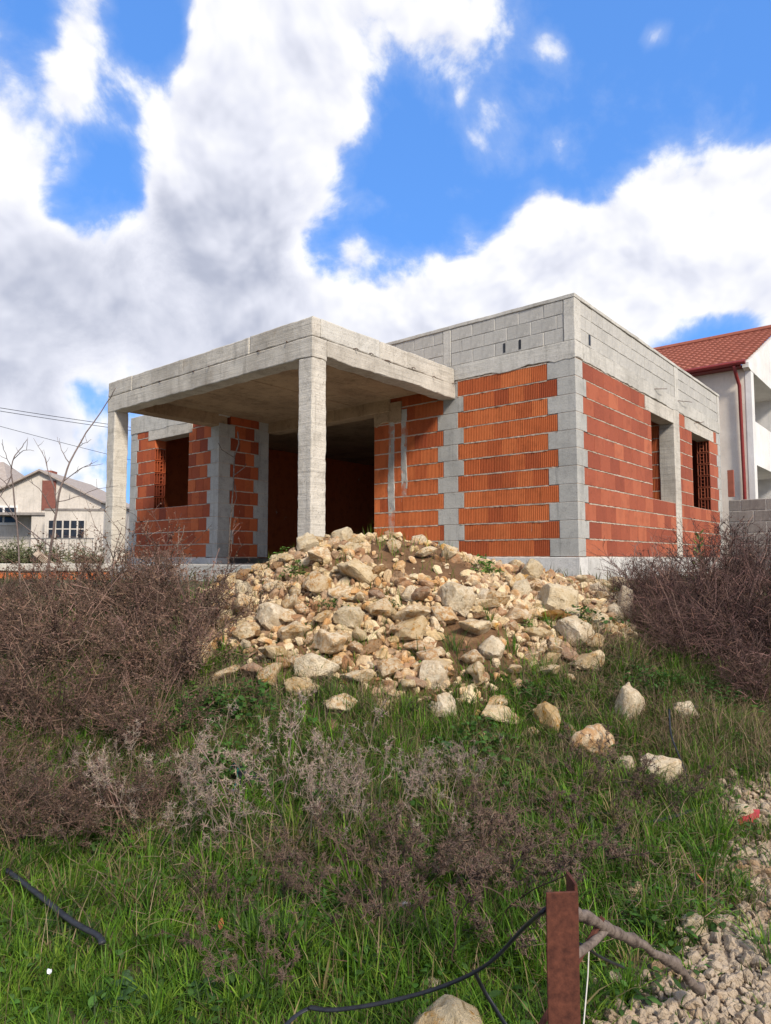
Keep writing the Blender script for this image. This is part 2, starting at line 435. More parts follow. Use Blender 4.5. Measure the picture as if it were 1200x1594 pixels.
def build_ground():
    xs = np.unique(np.concatenate([np.linspace(-300, -20, 15), np.linspace(-20, -6, 29), np.linspace(-6, 6, 161), np.linspace(6, 20, 29), np.linspace(20, 300, 15)]))
    ys = np.unique(np.concatenate([np.linspace(-60, -2, 12), np.linspace(-2, 1, 13), np.linspace(1, 10, 121), np.linspace(10, 30, 41), np.linspace(30, 400, 20)]))
    X, Y = np.meshgrid(xs, ys); Z = H(X, Y)
    V = np.stack([X, Y, Z], -1).reshape(-1, 3); nx, ny = len(xs), len(ys)
    i = np.arange(nx - 1); j = np.arange(ny - 1); I, J = np.meshgrid(i, j); a = (J * nx + I).ravel()
    F = np.stack([a, a + 1, a + nx + 1, a + nx], -1)
    g = gravel_amount(V[:, 0], V[:, 1]); p = pile_amount(V[:, 0], V[:, 1])
    tint = np.stack([g, p, np.zeros_like(g)], -1)      # which soil lies where
    M = Mat('earth', 0.95)
    at_ = M.n('ShaderNodeAttribute'); at_.attribute_name = 'tint'
    sp = M.n('ShaderNodeSeparateColor'); M.l(at_.outputs['Color'], sp.inputs[0])
    n1 = M.noise(2.3, 7, 0.65); n2 = M.noise(22, 6, 0.7)
    soil = M.ramp(n1, [(0.3, (0.075, 0.055, 0.036)), (0.55, (0.060, 0.062, 0.026)), (0.75, (0.10, 0.078, 0.050))])
    grit = M.ramp(n2, [(0.3, (0.13, 0.095, 0.065)), (0.7, (0.32, 0.25, 0.19))])
    pile = M.ramp(M.noise(5, 7, 0.7), [(0.3, (0.075, 0.040, 0.020)), (0.55, (0.15, 0.082, 0.040)), (0.75, (0.27, 0.17, 0.095))])
    c = M.mix(sp.outputs[0], soil, grit); c = M.mix(sp.outputs[1], c, pile)
    M.color(c); M.bump(M.add(n2, n1), 0.8, 0.03)
    me = np_mesh('ground', V, F, M.m, col=tint, smooth=True)
    o = mesh_obj('ground', me); tag(o, kind='structure')
build_ground()

# ------------------------------------------------------------------ the unfinished house (house frame: x along the front, y into the depth, z from the first course)
HOUSE_LOC = (2.618, 9.131, 1.58); HOUSE_RZ = R(-40)
house = empty('unfinished_house', HOUSE_LOC, HOUSE_RZ)
tag(house, 'unfinished single-storey red brick and concrete house with open porch behind the rubble', 'house')
CH = 0.25; BH = 0.233
rng = random.Random(7)
_bc = {}
def brick_mesh(l, ribbed, mat, cav=0, d=0.25):
    key = (round(l, 3), ribbed, mat.name, cav, d)
    if key in _bc: return _bc[key]
    mb = MB()
    if ribbed:
        n = max(2, int(round(l / 0.029))); p = l / n; pts = []
        for i in range(n):
            s = i * p
            pts += [(s + 0.0012, 0.009), (s + 0.004, -0.001), (s + p * 0.60, -0.001), (s + p * 0.60 + 0.003, 0.009)]
        pts += [(l, 0.009), (l, d), (0, d), (0, 0.009)]
        pts = pts[:]
        if pts[0][0] < 0.01 and pts[-1] == (0, 0.006): pass
    else:
        b = 0.004; pts = [(0, b), (b, 0), (l - b, 0), (l, b), (l, d), (0, d)]
    if not cav:
        mb.prism(pts, 0, BH)
    else:
        # hollow end left open at a jamb: frame of clay webs round dark cells
        t = 0.012; e = 0.10
        if cav > 0: body = [(0, 0.0), (l - e, 0.0), (l - e, d), (0, d)]; a, b_ = l - e, l
        else: body = [(e, 0.0), (l, 0.0), (l, d), (e, d)]; a, b_ = 0.0, e
        mb.prism(body, 0, BH)
        ws = [0.0, 0.055, 0.115, 0.185, d - t]
        for w in ws: mb.prism([(a, w), (b_, w), (b_, w + t), (a, w + t)], 0, BH)
        for z in (0.0, 0.072, 0.148, BH - t):
            for i in range(4):
                if z in (0.072, 0.148) and i != 2: continue
                mb.prism([(a, ws[i] + t), (b_ - (0.006 if cav > 0 else 0), ws[i] + t), (b_ - (0.006 if cav > 0 else 0), ws[i + 1]), (a, ws[i + 1])], z, z + t)
    _bc[key] = mb.mesh('brick', mat); return _bc[key]
class Frame:
    def __init__(s, kind, plane): s.kind = kind; s.plane = plane
    def p(s, a, out, z): return (a, s.plane - out, z) if s.kind == 'F' else (s.plane + out, a, z)
    def rz(s): return 0.0 if s.kind == 'F' else R(90)
    def box(s, mb, a0, a1, o0, o1, z0, z1):
        if s.kind == 'F': mb.box(a0, a1, s.plane - o1, s.plane - o0, z0, z1)
        else: mb.box(s.plane + o0, s.plane + o1, a0, a1, z0, z1)
def course_intervals(i, z0, bounds, holes):
    zc = z0 + (i + 0.5) * CH; lo, hi = bounds(i); iv = [(lo, hi)]
    for (a, b, za, zb) in holes:
        if za < zc < zb:
            nv = []
            for (p, q) in iv:
                if b <= p or a >= q: nv.append((p, q)); continue
                if a > p: nv.append((p, a))
                if b < q: nv.append((b, q))
            iv = nv
    return iv
def wall(name, fr, bounds, z0, n, L, ribbed, mat, holes=(), cavities=(), thick=0.25, bead=True, off=0.0):
    core = MB()
    rows = []
    for i in range(n):
        iv = course_intervals(i, z0, bounds, holes); rows.append(iv)
        for (p, q) in iv:
            zc = z0 + (i + 0.5) * CH
            e0 = 0.11 if any(sg < 0 and abs(p - cs) < 0.02 and za < zc < zb for cs, za, zb, sg in cavities) else 0.006
            e1 = 0.11 if any(sg > 0 and abs(q - cs) < 0.02 and za < zc < zb for cs, za, zb, sg in cavities) else 0.006
            fr.box(core, p + e0, q - e1, -(thick - 0.006), -0.013, z0 + i * CH, z0 + (i + 1) * CH)
    if bead:
        for i in range(n + 1):
            iv = rows[i] if i < n else rows[n - 1]
            z = z0 + i * CH - 0.006
            for (p, q) in iv:
                m = max(2, int((q - p) / 0.045)); b = len(core.v)
                for k in range(m + 1):
                    s = p + 0.004 + (q - p - 0.008) * k / m
                    h1 = 0.0105 + rng.uniform(-0.005, 0.009); h2 = 0.0105 + rng.uniform(-0.005, 0.008); o = 0.002 + max(0, rng.gauss(0.001, 0.004))
                    core.v += [fr.p(s, -0.018, z + h1), fr.p(s, o, z + h1 * 0.6), fr.p(s, o * 0.8, z - h2 * 0.6), fr.p(s, -0.018, z - h2)]
                for k in range(m):
                    for r_ in range(3):
                        core.f.append((b + k * 4 + r_, b + k * 4 + r_ + 1, b + k * 4 + 5 + r_, b + k * 4 + 4 + r_))
    w = core.build(name, M_mortar, house)
    for i in range(n):
        for (p, q) in rows[i]:
            cuts = [p]; s = math.floor((p - off) / L) * L + off + (L / 2 if i % 2 else 0)
            while s < q + L:
                if s > p + 0.07 and s < q - 0.07: cuts.append(s)
                s += L
            cuts.append(q)
            for a, b in zip(cuts[:-1], cuts[1:]):
                cav = 0
                for (cs, za, zb, sg) in cavities:
                    if za < z0 + (i + 0.5) * CH < zb and abs((b if sg > 0 else a) - cs) < 0.02: cav = sg
                l = round((b - a - 0.004) / 0.004) * 0.004
                me = brick_mesh(l, ribbed, mat, cav, thick)
                o = mesh_obj('brick', me, w, fr.p(a + 0.002, rng.gauss(0, 0.0012), z0 + i * CH + 0.0085), (0, 0, fr.rz() + rng.gauss(0, 0.002)))
    return w
def block_course_wall(name, fr, s0, s1, z0, n, bh, bl, mat, thick=0.2, gap=0.010, parent=None, missing=()):
    core = MB(); fr.box(core, s0 + 0.004, s1 - 0.004, -(thick - 0.008), -0.007, z0, z0 + n * bh)
    w = core.build(name, M_ring, parent or house)
    for i in range(n):
        s = s0 - (bl / 2 if i % 2 else 0)
        while s < s1 - 0.03:
            a, b = max(s, s0), min(s + bl, s1); s += bl
            if b - a < 0.05: continue
            l = round((b - a - gap) / 0.01) * 0.01
            key = ('blk', l, bh, thick, mat.name, rng.randrange(3))
            if key not in _bc:
                _bc[key] = rough_mesh('concrete_block', 0, l, 0, thick, 0, bh - gap, mat, seg=0.2, amp=0.0035, bev=0.006, seed=rng.randrange(99))
            mesh_obj('concrete_block', _bc[key], w, fr.p(a + gap / 2 + rng.uniform(-.002, .002), rng.uniform(-0.002, 0.004), z0 + i * bh + gap / 2), (0, 0, fr.rz() + rng.gauss(0, 0.003)))
    return w
FR = Frame('F', 0.0); RT = Frame('R', 0.0); LB = Frame('F', -1.19); SD = Frame('R', -6.45)

def build_house():
    # plinth strips, floor, roof slab
    rough('plinth', -3.67, 0.03, -0.03, 0.25, -0.75, -0.008, M_plinth, house, seg=0.3, amp=0.006, seed=3)
    rough('plinth', -0.22, 0.034, 0.26, 7.63, -0.75, -0.008, M_plinth, house, seg=0.3, amp=0.006, seed=4)
    rough('plinth', -9.6, -6.42, -1.22, -0.95, -0.75, -0.008, M_plinth, house, seg=0.3, amp=0.006, seed=5)
    MB().box(-9.5, -0.24, 0.27, 7.5, -0.7, -0.02).build('floor_slab', M_block, house)
    MB().box(-6.9, -1.99, -3.05, 0.2, -0.62, -0.12).build('porch_floor', M_block, house)
    MB().box(-9.5, -0.02, 0.02, 7.58, 2.762, 2.96).build('roof_slab', M_soffit, house)
    MB().box(-9.5, -6.47, -1.16, 0.02, 2.765, 2.96).build('roof_slab', M_soffit, house)
    # ---- right-hand wall, two windows
    def bR(i): return ((0.24 if i % 2 == 0 else 0.36), (4.29 if True else 0))
    holes = [(3.05, 4.30, 1.0, 2.5), (2.76, 4.30, 2.5, 2.76)]
    wall('right_wall', RT, bR, 0.0, 11, 0.375, False, M_smooth, holes, off=0.24)
    holes2 = [(5.43, 6.70, 1.0, 2.5), (4.98, 7.06, 2.5, 2.76)]
    cav = [(6.70, 1.0, 2.5, -1)]
    wall('right_wall', RT, lambda i: (4.62, 7.38 if i % 2 else 7.28), 0.0, 11, 0.375, False, M_smooth, holes2, cav, off=0.1)
    rough('lintel', -0.248, 0.006, 2.77, 4.285, 2.49, 2.745, M_cast, house, seed=11)
    rough('lintel', -0.248, 0.005, 4.99, 7.05, 2.495, 2.742, M_cast, house, seed=12)
    rough('tie_column', -0.27, 0.010, 4.29, 4.615, 0.0, 2.76, M_cast, house, seed=13, amp=0.006)
    for i in range(11):
        a, b = (0.42, 0.235) if i % 2 == 0 else (0.27, 0.355)
        rough('concrete_block', -a, 0.004, -0.004, b, i * CH + 0.003, (i + 1) * CH - 0.004, M_quoin, house, seg=0.2, amp=0.002, bev=0.004, seed=20 + i)
        b2 = 7.385 if i % 2 else 7.285
        rough('concrete_block', -0.25, 0.004, b2, 7.60, i * CH + 0.003, (i + 1) * CH - 0.004, M_quoin, house, seg=0.2, amp=0.002, bev=0.004, seed=40 + i)
    # ---- front wall right of the entrance: two ribbed panels round a toothed infill column
    wall('front_wall', FR, lambda i: ((-1.945, -0.423) if i % 2 == 0 else (-1.84, -0.273)), 0.0, 11, 0.25, True, M_ribbed, off=-0.42)
    wall('front_wall', FR, lambda i: ((-3.67, -2.33) if i % 2 == 0 else (-3.67, -2.22)), 0.0, 11, 0.25, True, M_ribbed, off=-3.67)
    for i in range(11):
        a, b = (-2.327, -1.948) if i % 2 == 0 else (-2.217, -1.843)
        rough('concrete_block', a, b, -0.003, 0.24, i * CH + 0.003, (i + 1) * CH - 0.004, M_quoin, house, seg=0.2, amp=0.002, bev=0.004, seed=60 + i)
    for (a, b, c, d) in ((-0.262, -0.0012, 0.0012, 0.228), (-2.21, -1.95, 0.0022, 0.22)):
        MB().box(a, b, c, d, 0.0, 2.752).build('mortar_core', M_mortar, house)
    MB().box(-0.24, -0.0012, 7.39, 7.59, 0.0, 2.752).build('mortar_core', M_mortar, house)
    MB().box(-9.57, -9.34, -1.189, -0.95, 0.0, 2.70).build('mortar_core', M_mortar, house)
    MB().box(-6.69, -6.4505, -1.1895, -0.94, 0.0, 2.49).build('mortar_core', M_mortar, house)
    MB().box(-6.69, -6.4515, -0.24, -0.01, 0.0, 2.745).build('mortar_core', M_mortar, house)
    # slurry that ran down beside the entrance
    rough('concrete_run', -3.665, -3.06, -0.020, 0.05, 2.26, 2.60, M_soffit, house, seg=0.06, amp=0.012, seed=81, ragged=0.09)
    rough('concrete_run', -3.36, -3.22, -0.003, 0.05, 0.02, 2.30, M_quoin, house, seg=0.04, amp=0.016, seed=82)
    rough('concrete_run', -3.08, -2.96, -0.001, 0.05, 0.9, 2.45, M_quoin, house, seg=0.035, amp=0.018, seed=83)
    # ---- ring beams and parapets
    rough('ring_beam', -6.40, 0.012, -0.012, 0.25, 2.755, 3.0, M_ring, house, seg=0.08, amp=0.005, seed=90, ragged=0.034)
    rough('ring_beam', -0.25, 0.016, 0.256, 7.61, 2.755, 3.0, M_ring, house, seg=0.1, amp=0.006, seed=91, ragged=0.030)
    rough('ring_beam', -9.59, -6.44, -1.205, -0.95, 2.63, 3.0, M_ring, house, seg=0.1, amp=0.006, seed=92, ragged=0.02)
    block_course_wall('parapet', FR, -6.4, -2.22, 3.003, 3, 0.2, 0.4, M_block)
    block_course_wall('parapet', FR, -2.06, -0.16, 3.003, 3, 0.2, 0.4, M_block)
    rough('parapet_column', -2.215, -2.065, -0.006, 0.2, 3.002, 3.602, M_ring, house, seed=94)
    block_course_wall('parapet', RT, 0.20, 4.40, 3.003, 3, 0.2, 0.4, M_block)
    block_course_wall('parapet', RT, 4.62, 7.45, 3.003, 3, 0.2, 0.4, M_block)
    rough('parapet_column', -0.155, 0.010, -0.010, 0.195, 3.002, 3.602, M_ring, house, seed=95)
    rough('parapet_column', -0.2, 0.012, 4.405, 4.615, 2.70, 3.602, M_ring, house, seed=96)
    rough('parapet_column', -0.2, 0.008, 7.455, 7.605, 3.002, 3.602, M_ring, house, seed=97)
    rough('parapet_cap', -6.4, 0.016, -0.014, 0.21, 3.604, 3.662, M_ring, house, seg=0.1, amp=0.006, seed=98)
    rough('parapet_cap', -0.205, 0.018, 0.214, 7.61, 3.604, 3.660, M_ring, house, seg=0.1, amp=0.006, seed=99)
    # open head joints in the parapet: their inner shade put in as black strips
    for (a, z) in ((-1.12, 3.035), (-0.86, 3.035)):
        MB().box(a, a + 0.035, -0.0075, 0.03, z, z + 0.14).build('joint_shade_strip', M_hose, house)
    MB().box(-0.03, 0.009, 0.47, 0.53, 3.04, 3.19).build('joint_shade_strip', M_hose, house)
    # ---- left block with its window, corner infill and return wall
    holes = [(-8.62, -7.42, 1.0, 2.5), (-8.90, -7.30, 2.5, 2.76)]
    wall('left_wall', LB, lambda i: ((-9.33, -6.80) if i % 2 == 0 else (-9.27, -6.70)), 0.0, 11, 0.25, False, M_leftclay, holes, [(-8.62, 1.0, 2.25, 1)], off=-9.3)
    rough('lintel', -8.88, -7.31, -1.20, -0.95, 2.42, 2.66, M_cast, house, seed=101)
    for i in range(11):
        b = -9.335 if i % 2 == 0 else -9.275
        rough('concrete_block', -9.58, b, -1.194, -0.94, i * CH + 0.003, (i + 1) * CH - 0.004, M_quoin, house, seg=0.2, amp=0.002, bev=0.004, seed=110 + i)
        a, d = (-6.797, -0.93) if i % 2 == 0 else (-6.697, -0.83)
        if i < 10:
            rough('concrete_block', a, -6.446, -1.195, d, i * CH + 0.003, (i + 1) * CH - 0.004, M_quoin, house, seg=0.15, amp=0.005 if i > 5 else 0.003, bev=0.006, seed=130 + i)
        e = -0.25 if i % 2 == 0 else -0.36
        rough('concrete_block', -6.70, -6.447, e, -0.004, i * CH + 0.003, (i + 1) * CH - 0.004, M_quoin, house, seg=0.15, amp=0.003, bev=0.005, seed=150 + i)
    wall('return_wall', SD, lambda i: ((-0.926, -0.254) if i % 2 == 0 else (-0.826, -0.364)), 0.0, 11, 0.25, False, M_leftclay, off=-0.95)
    # outer left and rear walls close the rooms
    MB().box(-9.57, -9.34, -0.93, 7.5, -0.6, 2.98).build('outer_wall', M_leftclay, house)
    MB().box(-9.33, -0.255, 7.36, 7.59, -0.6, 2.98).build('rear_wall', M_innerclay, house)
    # inner partitions seen through the openings
    IN = Frame('F', 4.9)
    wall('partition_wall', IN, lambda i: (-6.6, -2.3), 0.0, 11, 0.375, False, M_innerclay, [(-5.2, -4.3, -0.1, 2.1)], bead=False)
    wall('partition_wall', Frame('F', 4.31), lambda i: (-2.2, -0.275), 0.0, 11, 0.25, True, M_ribbed, bead=True)
    # ---- entrance beam and porch
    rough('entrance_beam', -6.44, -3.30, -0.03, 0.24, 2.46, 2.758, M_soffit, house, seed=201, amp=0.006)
    slab_parts()

def slab_parts():
    # columns
    for (x0, y0, s) in ((-2.237, -3.09, 301), (-6.96, -3.09, 302)):
        rough('column', x0, x0 + 0.25, y0, y0 + 0.25, -0.7, 2.44, M_cast, house, seg=0.05, amp=0.007, bev=0.018, seed=s)
    # edge beams under the slab, fascia kerb above
    rough('porch_beam', -6.965, -1.982, -3.095, -2.842, 2.435, 2.69, M_cast, house, seg=0.09, amp=0.005, bev=0.012, seed=311, ragged=0.018)
    rough('porch_beam', -2.235, -1.98, -2.838, -0.004, 2.475, 2.69, M_cast, house, seg=0.09, amp=0.005, bev=0.012, seed=312, ragged=0.020)
    rough('porch_beam', -6.72, -6.452, -2.838, -1.0, 2.445, 2.69, M_soffit, house, seg=0.09, amp=0.005, bev=0.012, seed=313)
    cuts = [-6.962, -6.2, -4.75, -3.2, -1.985]
    for i, (a, b) in enumerate(zip(cuts[:-1], cuts[1:])):
        rough('fascia', a + 0.002, b - 0.002, -3.092 + 0.002 * (i % 2), -2.95, 2.693, 2.944 - 0.006 * (i % 3), M_cast, house, seg=0.09, amp=0.009, bev=0.016, seed=320 + i, ragged=0.010)
    cuts = [-2.946, -1.82, -1.2, -0.02]
    for i, (a, b) in enumerate(zip(cuts[:-1], cuts[1:])):
        rough('fascia', -2.13, -1.984 + 0.002 * (i % 2), a + 0.002, b - 0.002, 2.693, 2.944 - 0.005 * (i % 2), M_cast if i else M_ring, house, seg=0.09, amp=0.009, bev=0.016, seed=330 + i, ragged=0.010)
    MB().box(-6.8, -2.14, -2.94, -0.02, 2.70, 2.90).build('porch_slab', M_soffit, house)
    # soffit as left by the formwork boards: strips stepped by a few millimetres
    x = -6.45; i = 0
    while x < -2.25:
        w = 0.5 if i % 3 else 0.42
        e = min(x + w, -2.24)
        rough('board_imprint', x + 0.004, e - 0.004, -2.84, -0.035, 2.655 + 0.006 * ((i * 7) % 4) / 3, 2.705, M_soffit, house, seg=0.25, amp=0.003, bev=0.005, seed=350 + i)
        x = e; i += 1
    # cut tie wires and nails left in the fascia
    for (x, y, z, dx, dy) in ((-1.98, -2.35, 2.70, .05, .03), (-1.98, -2.05, 2.71, .03, .05), (-1.98, -1.72, 2.69, .02, .10), (-1.98, -1.12, 2.72, .04, .03), (-1.98, -0.62, 2.69, .05, .02), (-1.98, -0.08, 2.70, .06, .02),
                              (-2.45, -3.09, 2.70, .03, -.04), (-3.05, -3.09, 2.70, .09, -.02), (-4.1, -3.09, 2.69, .05, -.04), (-4.5, -3.09, 2.69, .06, -.02), (-5.4, -3.09, 2.695, .09, -.02), (-5.9, -3.09, 2.70, .03, -.02)):
        MB().tube([(x - 0.01 if dy > 0 else x, y, z), (x + dx * .5, y + dy * .5, z + 0.008), (x + dx, y + dy, z - 0.012)], 0.006, 5).build('tie_wire', M_rebar, house)
    for (y, z, dy) in ((3.2, 2.93, 0.35), (4.5, 2.96, 0.55), (5.6, 2.70, 0.25)):
        MB().tube([(0.0, y, z), (0.10, y + dy * .5, z + 0.02), (0.13, y + dy, z + 0.05)], 0.006, 5).build('rebar_end', M_rebar, house)
build_house()

# ------------------------------------------------------------------ neighbours
def build_neighbours():
    c, s = math.cos(R(40)), math.sin(R(40))
    M_render = concrete('white_render', (0.70, 0.62, 0.52), (0.62, 0.54, 0.45), 0.1, wear=0.3)
    M_white = concrete('white_paint', (0.66, 0.64, 0.61), (0.58, 0.56, 0.53), 0.05, wear=0.25)
    M_tile = brick_mat('roof_tile', [(0.0, (0.20, 0.064, 0.044)), (0.5, (0.25, 0.080, 0.052)), (1.0, (0.30, 0.10, 0.065))], 0.3)
    M_oldtile = simple('faded_tile', (0.27, 0.22, 0.19), (0.38, 0.33, 0.29), 5, 0.9)
    M_pipe = simple('red_brown_metal', (0.17, 0.022, 0.020), (0.23, 0.034, 0.030), 12, 0.45, 0.05)
    M_dark = simple('dark_glass', (0.012, 0.014, 0.018), (0.03, 0.033, 0.04), 6, 0.12, 0.0)
    M_wood = simple('old_wood', (0.28, 0.22, 0.17), (0.50, 0.42, 0.34), 14, 0.9, 0.5, 0.003)
    # two-storey house behind, its frame turned like the unfinished house
    o = empty('neighbour_house', HOUSE_LOC, HOUSE_RZ)
    tag(o, 'white two-storey house with red tiled roof and red-brown downpipe behind the brick house', 'house')
    X1, Y0, D, ZE, ZR = -0.22, 12.05, 10.5, 5.42, 7.75
    y1 = Y0 + D; ym = Y0 + D / 2
    MB().box(-13, X1 - 0.13, Y0, Y0 + 0.30, -0.9, ZE).build('wall', M_render, o)
    MB().box(-13, X1 - 1.6, Y0 + 0.302, y1, -0.9, ZE - 0.02).build('wall', M_white, o)
    # gable side: white corner pier, balconies set back between slabs
    MB().box(X1 - 0.128, X1 + 0.02, Y0 - 0.012, Y0 + 0.32, -0.9, ZE + 0.02).build('corner_pier', M_white, o)
    for z in (2.62, 0.0):
        MB().box(X1 - 1.598, X1 - 0.13, Y0 + 0.303, y1, z, z + 0.2).build('balcony_slab', M_white, o)
        MB().box(X1 - 0.128, X1 + 0.012, Y0 + 0.322, y1, z - 0.02, z + 1.22).build('balcony_parapet', M_white, o)
    d = MB().box(X1 - 1.598, X1 - 1.55, Y0 + 1.6, Y0 + 2.6, 0.2, 2.2).build('balcony_door', M_white, o)
    MB().box(X1 - 1.548, X1 - 1.52, Y0 + 1.7, Y0 + 2.5, 0.3, 2.1).build('pane', M_dark, d)
    MB().box(X1 - 1.598, X1 - 0.14, Y0 + 4.6, Y0 + 4.8, 0.2, ZE - 0.03).build('balcony_divider', M_white, o)
    MB().box(X1 - 1.598, X1 - 0.14, Y0 + 0.304, y1, ZE - 0.15, ZE - 0.022).build('balcony_ceiling', M_white, o)
    g = MB(); tri = [(Y0 - 0.3, ZE - 0.16), (Y0 + 0.0, ZE - 0.20), (y1, ZE - 0.20), (y1, ZE), (ym, ZR + 0.05), (Y0 - 0.3, ZE - 0.02)]
    g.v += [(X1 - 0.13, y, z) for y, z in tri] + [(X1 + 0.03, y, z) for y, z in tri]; n = len(tri)
    g.f += [tuple(range(n - 1, -1, -1)), tuple(range(n, 2 * n))] + [(i, (i + 1) % n, n + (i + 1) % n, n + i) for i in range(n)]
    g.build('gable', M_white, o)
    # tiled roof: rows of rounded tiles, each row stepped over the one below
    pitch = math.atan2(ZR - ZE, D / 2); rows = 17; over = 0.40; run = (D / 2 + over) / math.cos(pitch)
    tw = 0.24; x0, x1 = -8.5, X1 - 0.02; m = int((x1 - x0) / tw) * 6
    xs = np.linspace(x0, x1, m + 1); prof = 0.055 * np.abs(np.sin(np.pi * (xs - x0) / tw)) ** 0.7
    V = []; F = []
    for r in range(rows):
        for e, lift in ((0.0, 0.055), (1.0, 0.0)):
            t = (r + e * 1.12) / rows * run
            yy = Y0 - over + t * math.cos(pitch); zz = ZE + 0.10 - over * math.tan(pitch) + t * math.sin(pitch)
            V.append(np.stack([xs, np.full_like(xs, yy), zz + prof + lift], -1))
        a = r * 2 * (m + 1); i = np.arange(m)
        F.append(np.stack([a + i, a + i + 1, a + (m + 1) + i + 1, a + (m + 1) + i], -1))
        if r:       # the exposed lip of each row
            pb = a - (m + 1)
    for r in range(rows):
        a = r * 2 * (m + 1); k = len(V); i = np.arange(m)
        lip = V[r * 2].copy(); lip[:, 2] -= 0.05; V.append(lip)
        b = k * (m + 1); F.append(np.stack([b + i, b + i + 1, a + i + 1, a + i], -1))
    roof = mesh_obj('roof', np_mesh('roof', np.concatenate(V), np.concatenate(F), M_tile, smooth=False), o)
    MB().tube([(x0, ym, ZR + 0.16), (x1, ym, ZR + 0.16)], 0.13, 8).build('ridge', M_tile, roof)
    MB().box(x0, x1 - 0.15, Y0 - over + 0.03, Y0 - 0.02, ZE - 0.12, ZE - 0.06).build('eave_board', M_pipe, roof)
    MB().tube([(x0, Y0 - over - 0.05, ZE - 0.04), (x1, Y0 - over - 0.05, ZE - 0.04)], 0.065, 8).build('gutter', M_pipe, o)
    px = X1 - 0.26
    MB().tube([(px - 0.05, Y0 - over - 0.05, ZE - 0.1), (px - 0.04, Y0 - 0.22, ZE - 0.35), (px, Y0 - 0.10, ZE - 0.6), (px + 0.03, Y0 - 0.09, 2.0), (px + 0.02, Y0 - 0.09, -0.9)], 0.048, 8, 1.0).build('downpipe', M_pipe, o, smooth=True)
    # weathered block wall beside the house
    f = empty('block_fence_wall', HOUSE_LOC, HOUSE_RZ)
    tag(f, 'weathered grey concrete block garden wall at the right below the white house', 'wall')
    FW = Frame('F', 7.92)
    block_course_wall('block_wall', FW, 0.06, 4.6, -0.71, 8, 0.25, 0.5, M_fence, thick=0.2, gap=0.02, parent=f)
    mb = MB(); mb.box(0.10, 0.22, 7.72, 7.80, 1.35, 1.95).build('meter_box', M_tile, f)
    # house far left
    h = empty('gabled_house', (-20.6, 40, 1.2), R(4)); W = 7.0
    tag(h, 'cream gabled house with closed red shutter and garage far left', 'house')
    M_cream = concrete('cream_render', (0.55, 0.50, 0.44), (0.45, 0.41, 0.36), 0.3)
    gb = MB(); pts = [(-3.55, 0.0), (3.55, 0.0), (3.55, 3.75), (0.0, 5.55), (-3.55, 3.75)]
    gb.v += [(x, 0, z) for x, z in pts] + [(x, 8, z) for x, z in pts]; n = 5
    gb.f += [tuple(range(n)), tuple(range(2 * n - 1, n - 1, -1))] + [((i + 1) % n, i, n + i, n + (i + 1) % n) for i in range(n)]
    gb.build('wall', M_cream, h)
    for sg in (-1, 1):
        r_ = MB(); q = [(0, 5.57), (sg * 3.72, 3.68), (sg * 3.72, 3.78), (0, 5.68)]
        r_.v += [(x, -0.3, z) for x, z in q] + [(x, 8.2, z) for x, z in q]
        r_.f += [(0, 1, 2, 3), (7, 6, 5, 4), (0, 4, 5, 1), (1, 5, 6, 2), (2, 6, 7, 3), (3, 7, 4, 0)]
        r_.build('roof', M_oldtile, h)
    MB().box(-0.9, 0.0, 1.5, 2.3, 5.0, 5.82).build('chimney', M_tile, h)
    sh = MB().box(0.12, 0.90, -0.06, 0.02, 3.25, 5.02).build('shutter', simple('brown_shutter', (0.15, 0.055, 0.042), (0.21, 0.08, 0.06), 9, 0.8), h)
    MB().box(0.02, 0.10, -0.09, 0.03, 3.1, 5.1).build('frame', M_cream, sh)
    w = MB().box(-2.9, -1.25, -0.07, 0.02, 2.35, 3.50).build('window', M_white, h)
    for k in (0, 1): MB().box(-2.75 + 0.78 * k, -2.1 + 0.78 * k, -0.10, -0.075, 2.5, 3.38).build('pane', M_dark, w)
    g = MB().box(1.4, 4.6, -2.6, -0.02, 0.0, 3.02).build('garage', M_cream, h)
    MB().box(1.38, 4.62, -2.63, 0.0, 3.03, 3.16).build('flat_roof', M_fence, g)
    wd = MB().box(1.6, 3.65, -2.66, -2.55, 1.52, 2.48).build('window', M_dark, h)
    for k in range(6): MB().box(1.62 + 0.4 * k - 0.04, 1.62 + 0.4 * k + 0.04, -2.70, -2.665, 1.52, 2.48).build('mullion', M_cream, wd)
    MB().box(1.6, 3.65, -2.69, -2.664, 1.98, 2.04).build('mullion', M_cream, wd)
    MB().box(-2.2, 1.35, -1.6, -0.03, 2.85, 3.0).build('terrace_slab', M_fence, h)
    MB().box(0.2, 1.3, -1.5, -0.03, 0.0, 2.84).build('terrace_wall', M_cream, h)
    o2 = empty('red_roof_house', (-31.5, 46, 1.2), R(2))
    tag(o2, 'pale house with low red roof at the left edge, half hidden by the cream one', 'house')
    MB().box(-4, 5.4, 0, 8, 0, 4.9).build('wall', M_cream, o2)
    r_ = MB(); r_.v += [(-4.5, -0.4, 4.85), (5.8, -0.4, 4.85), (5.8, 8.4, 4.85), (-4.5, 8.4, 4.85), (-2, 4, 7.6), (3.0, 4, 7.6)]
    r_.f += [(0, 1, 5, 4), (1, 2, 5), (2, 3, 4, 5), (3, 0, 4), (3, 2, 1, 0)]; r_.build('roof', M_oldtile, o2)
    # railing in front of the cream house
    rl = empty('metal_railing', (-21.5, 30, 1.2), 0)
    tag(rl, 'thin grey metal railing in front of the cream house', 'railing')
    M_rail = simple('grey_metal', (0.14, 0.13, 0.12), (0.22, 0.21, 0.2), 10, 0.6)
    for z in (0.25, 1.25): MB().tube([(-1, 0, z), (8.5, 0, z)], 0.03, 5).build('rail', M_rail, rl)
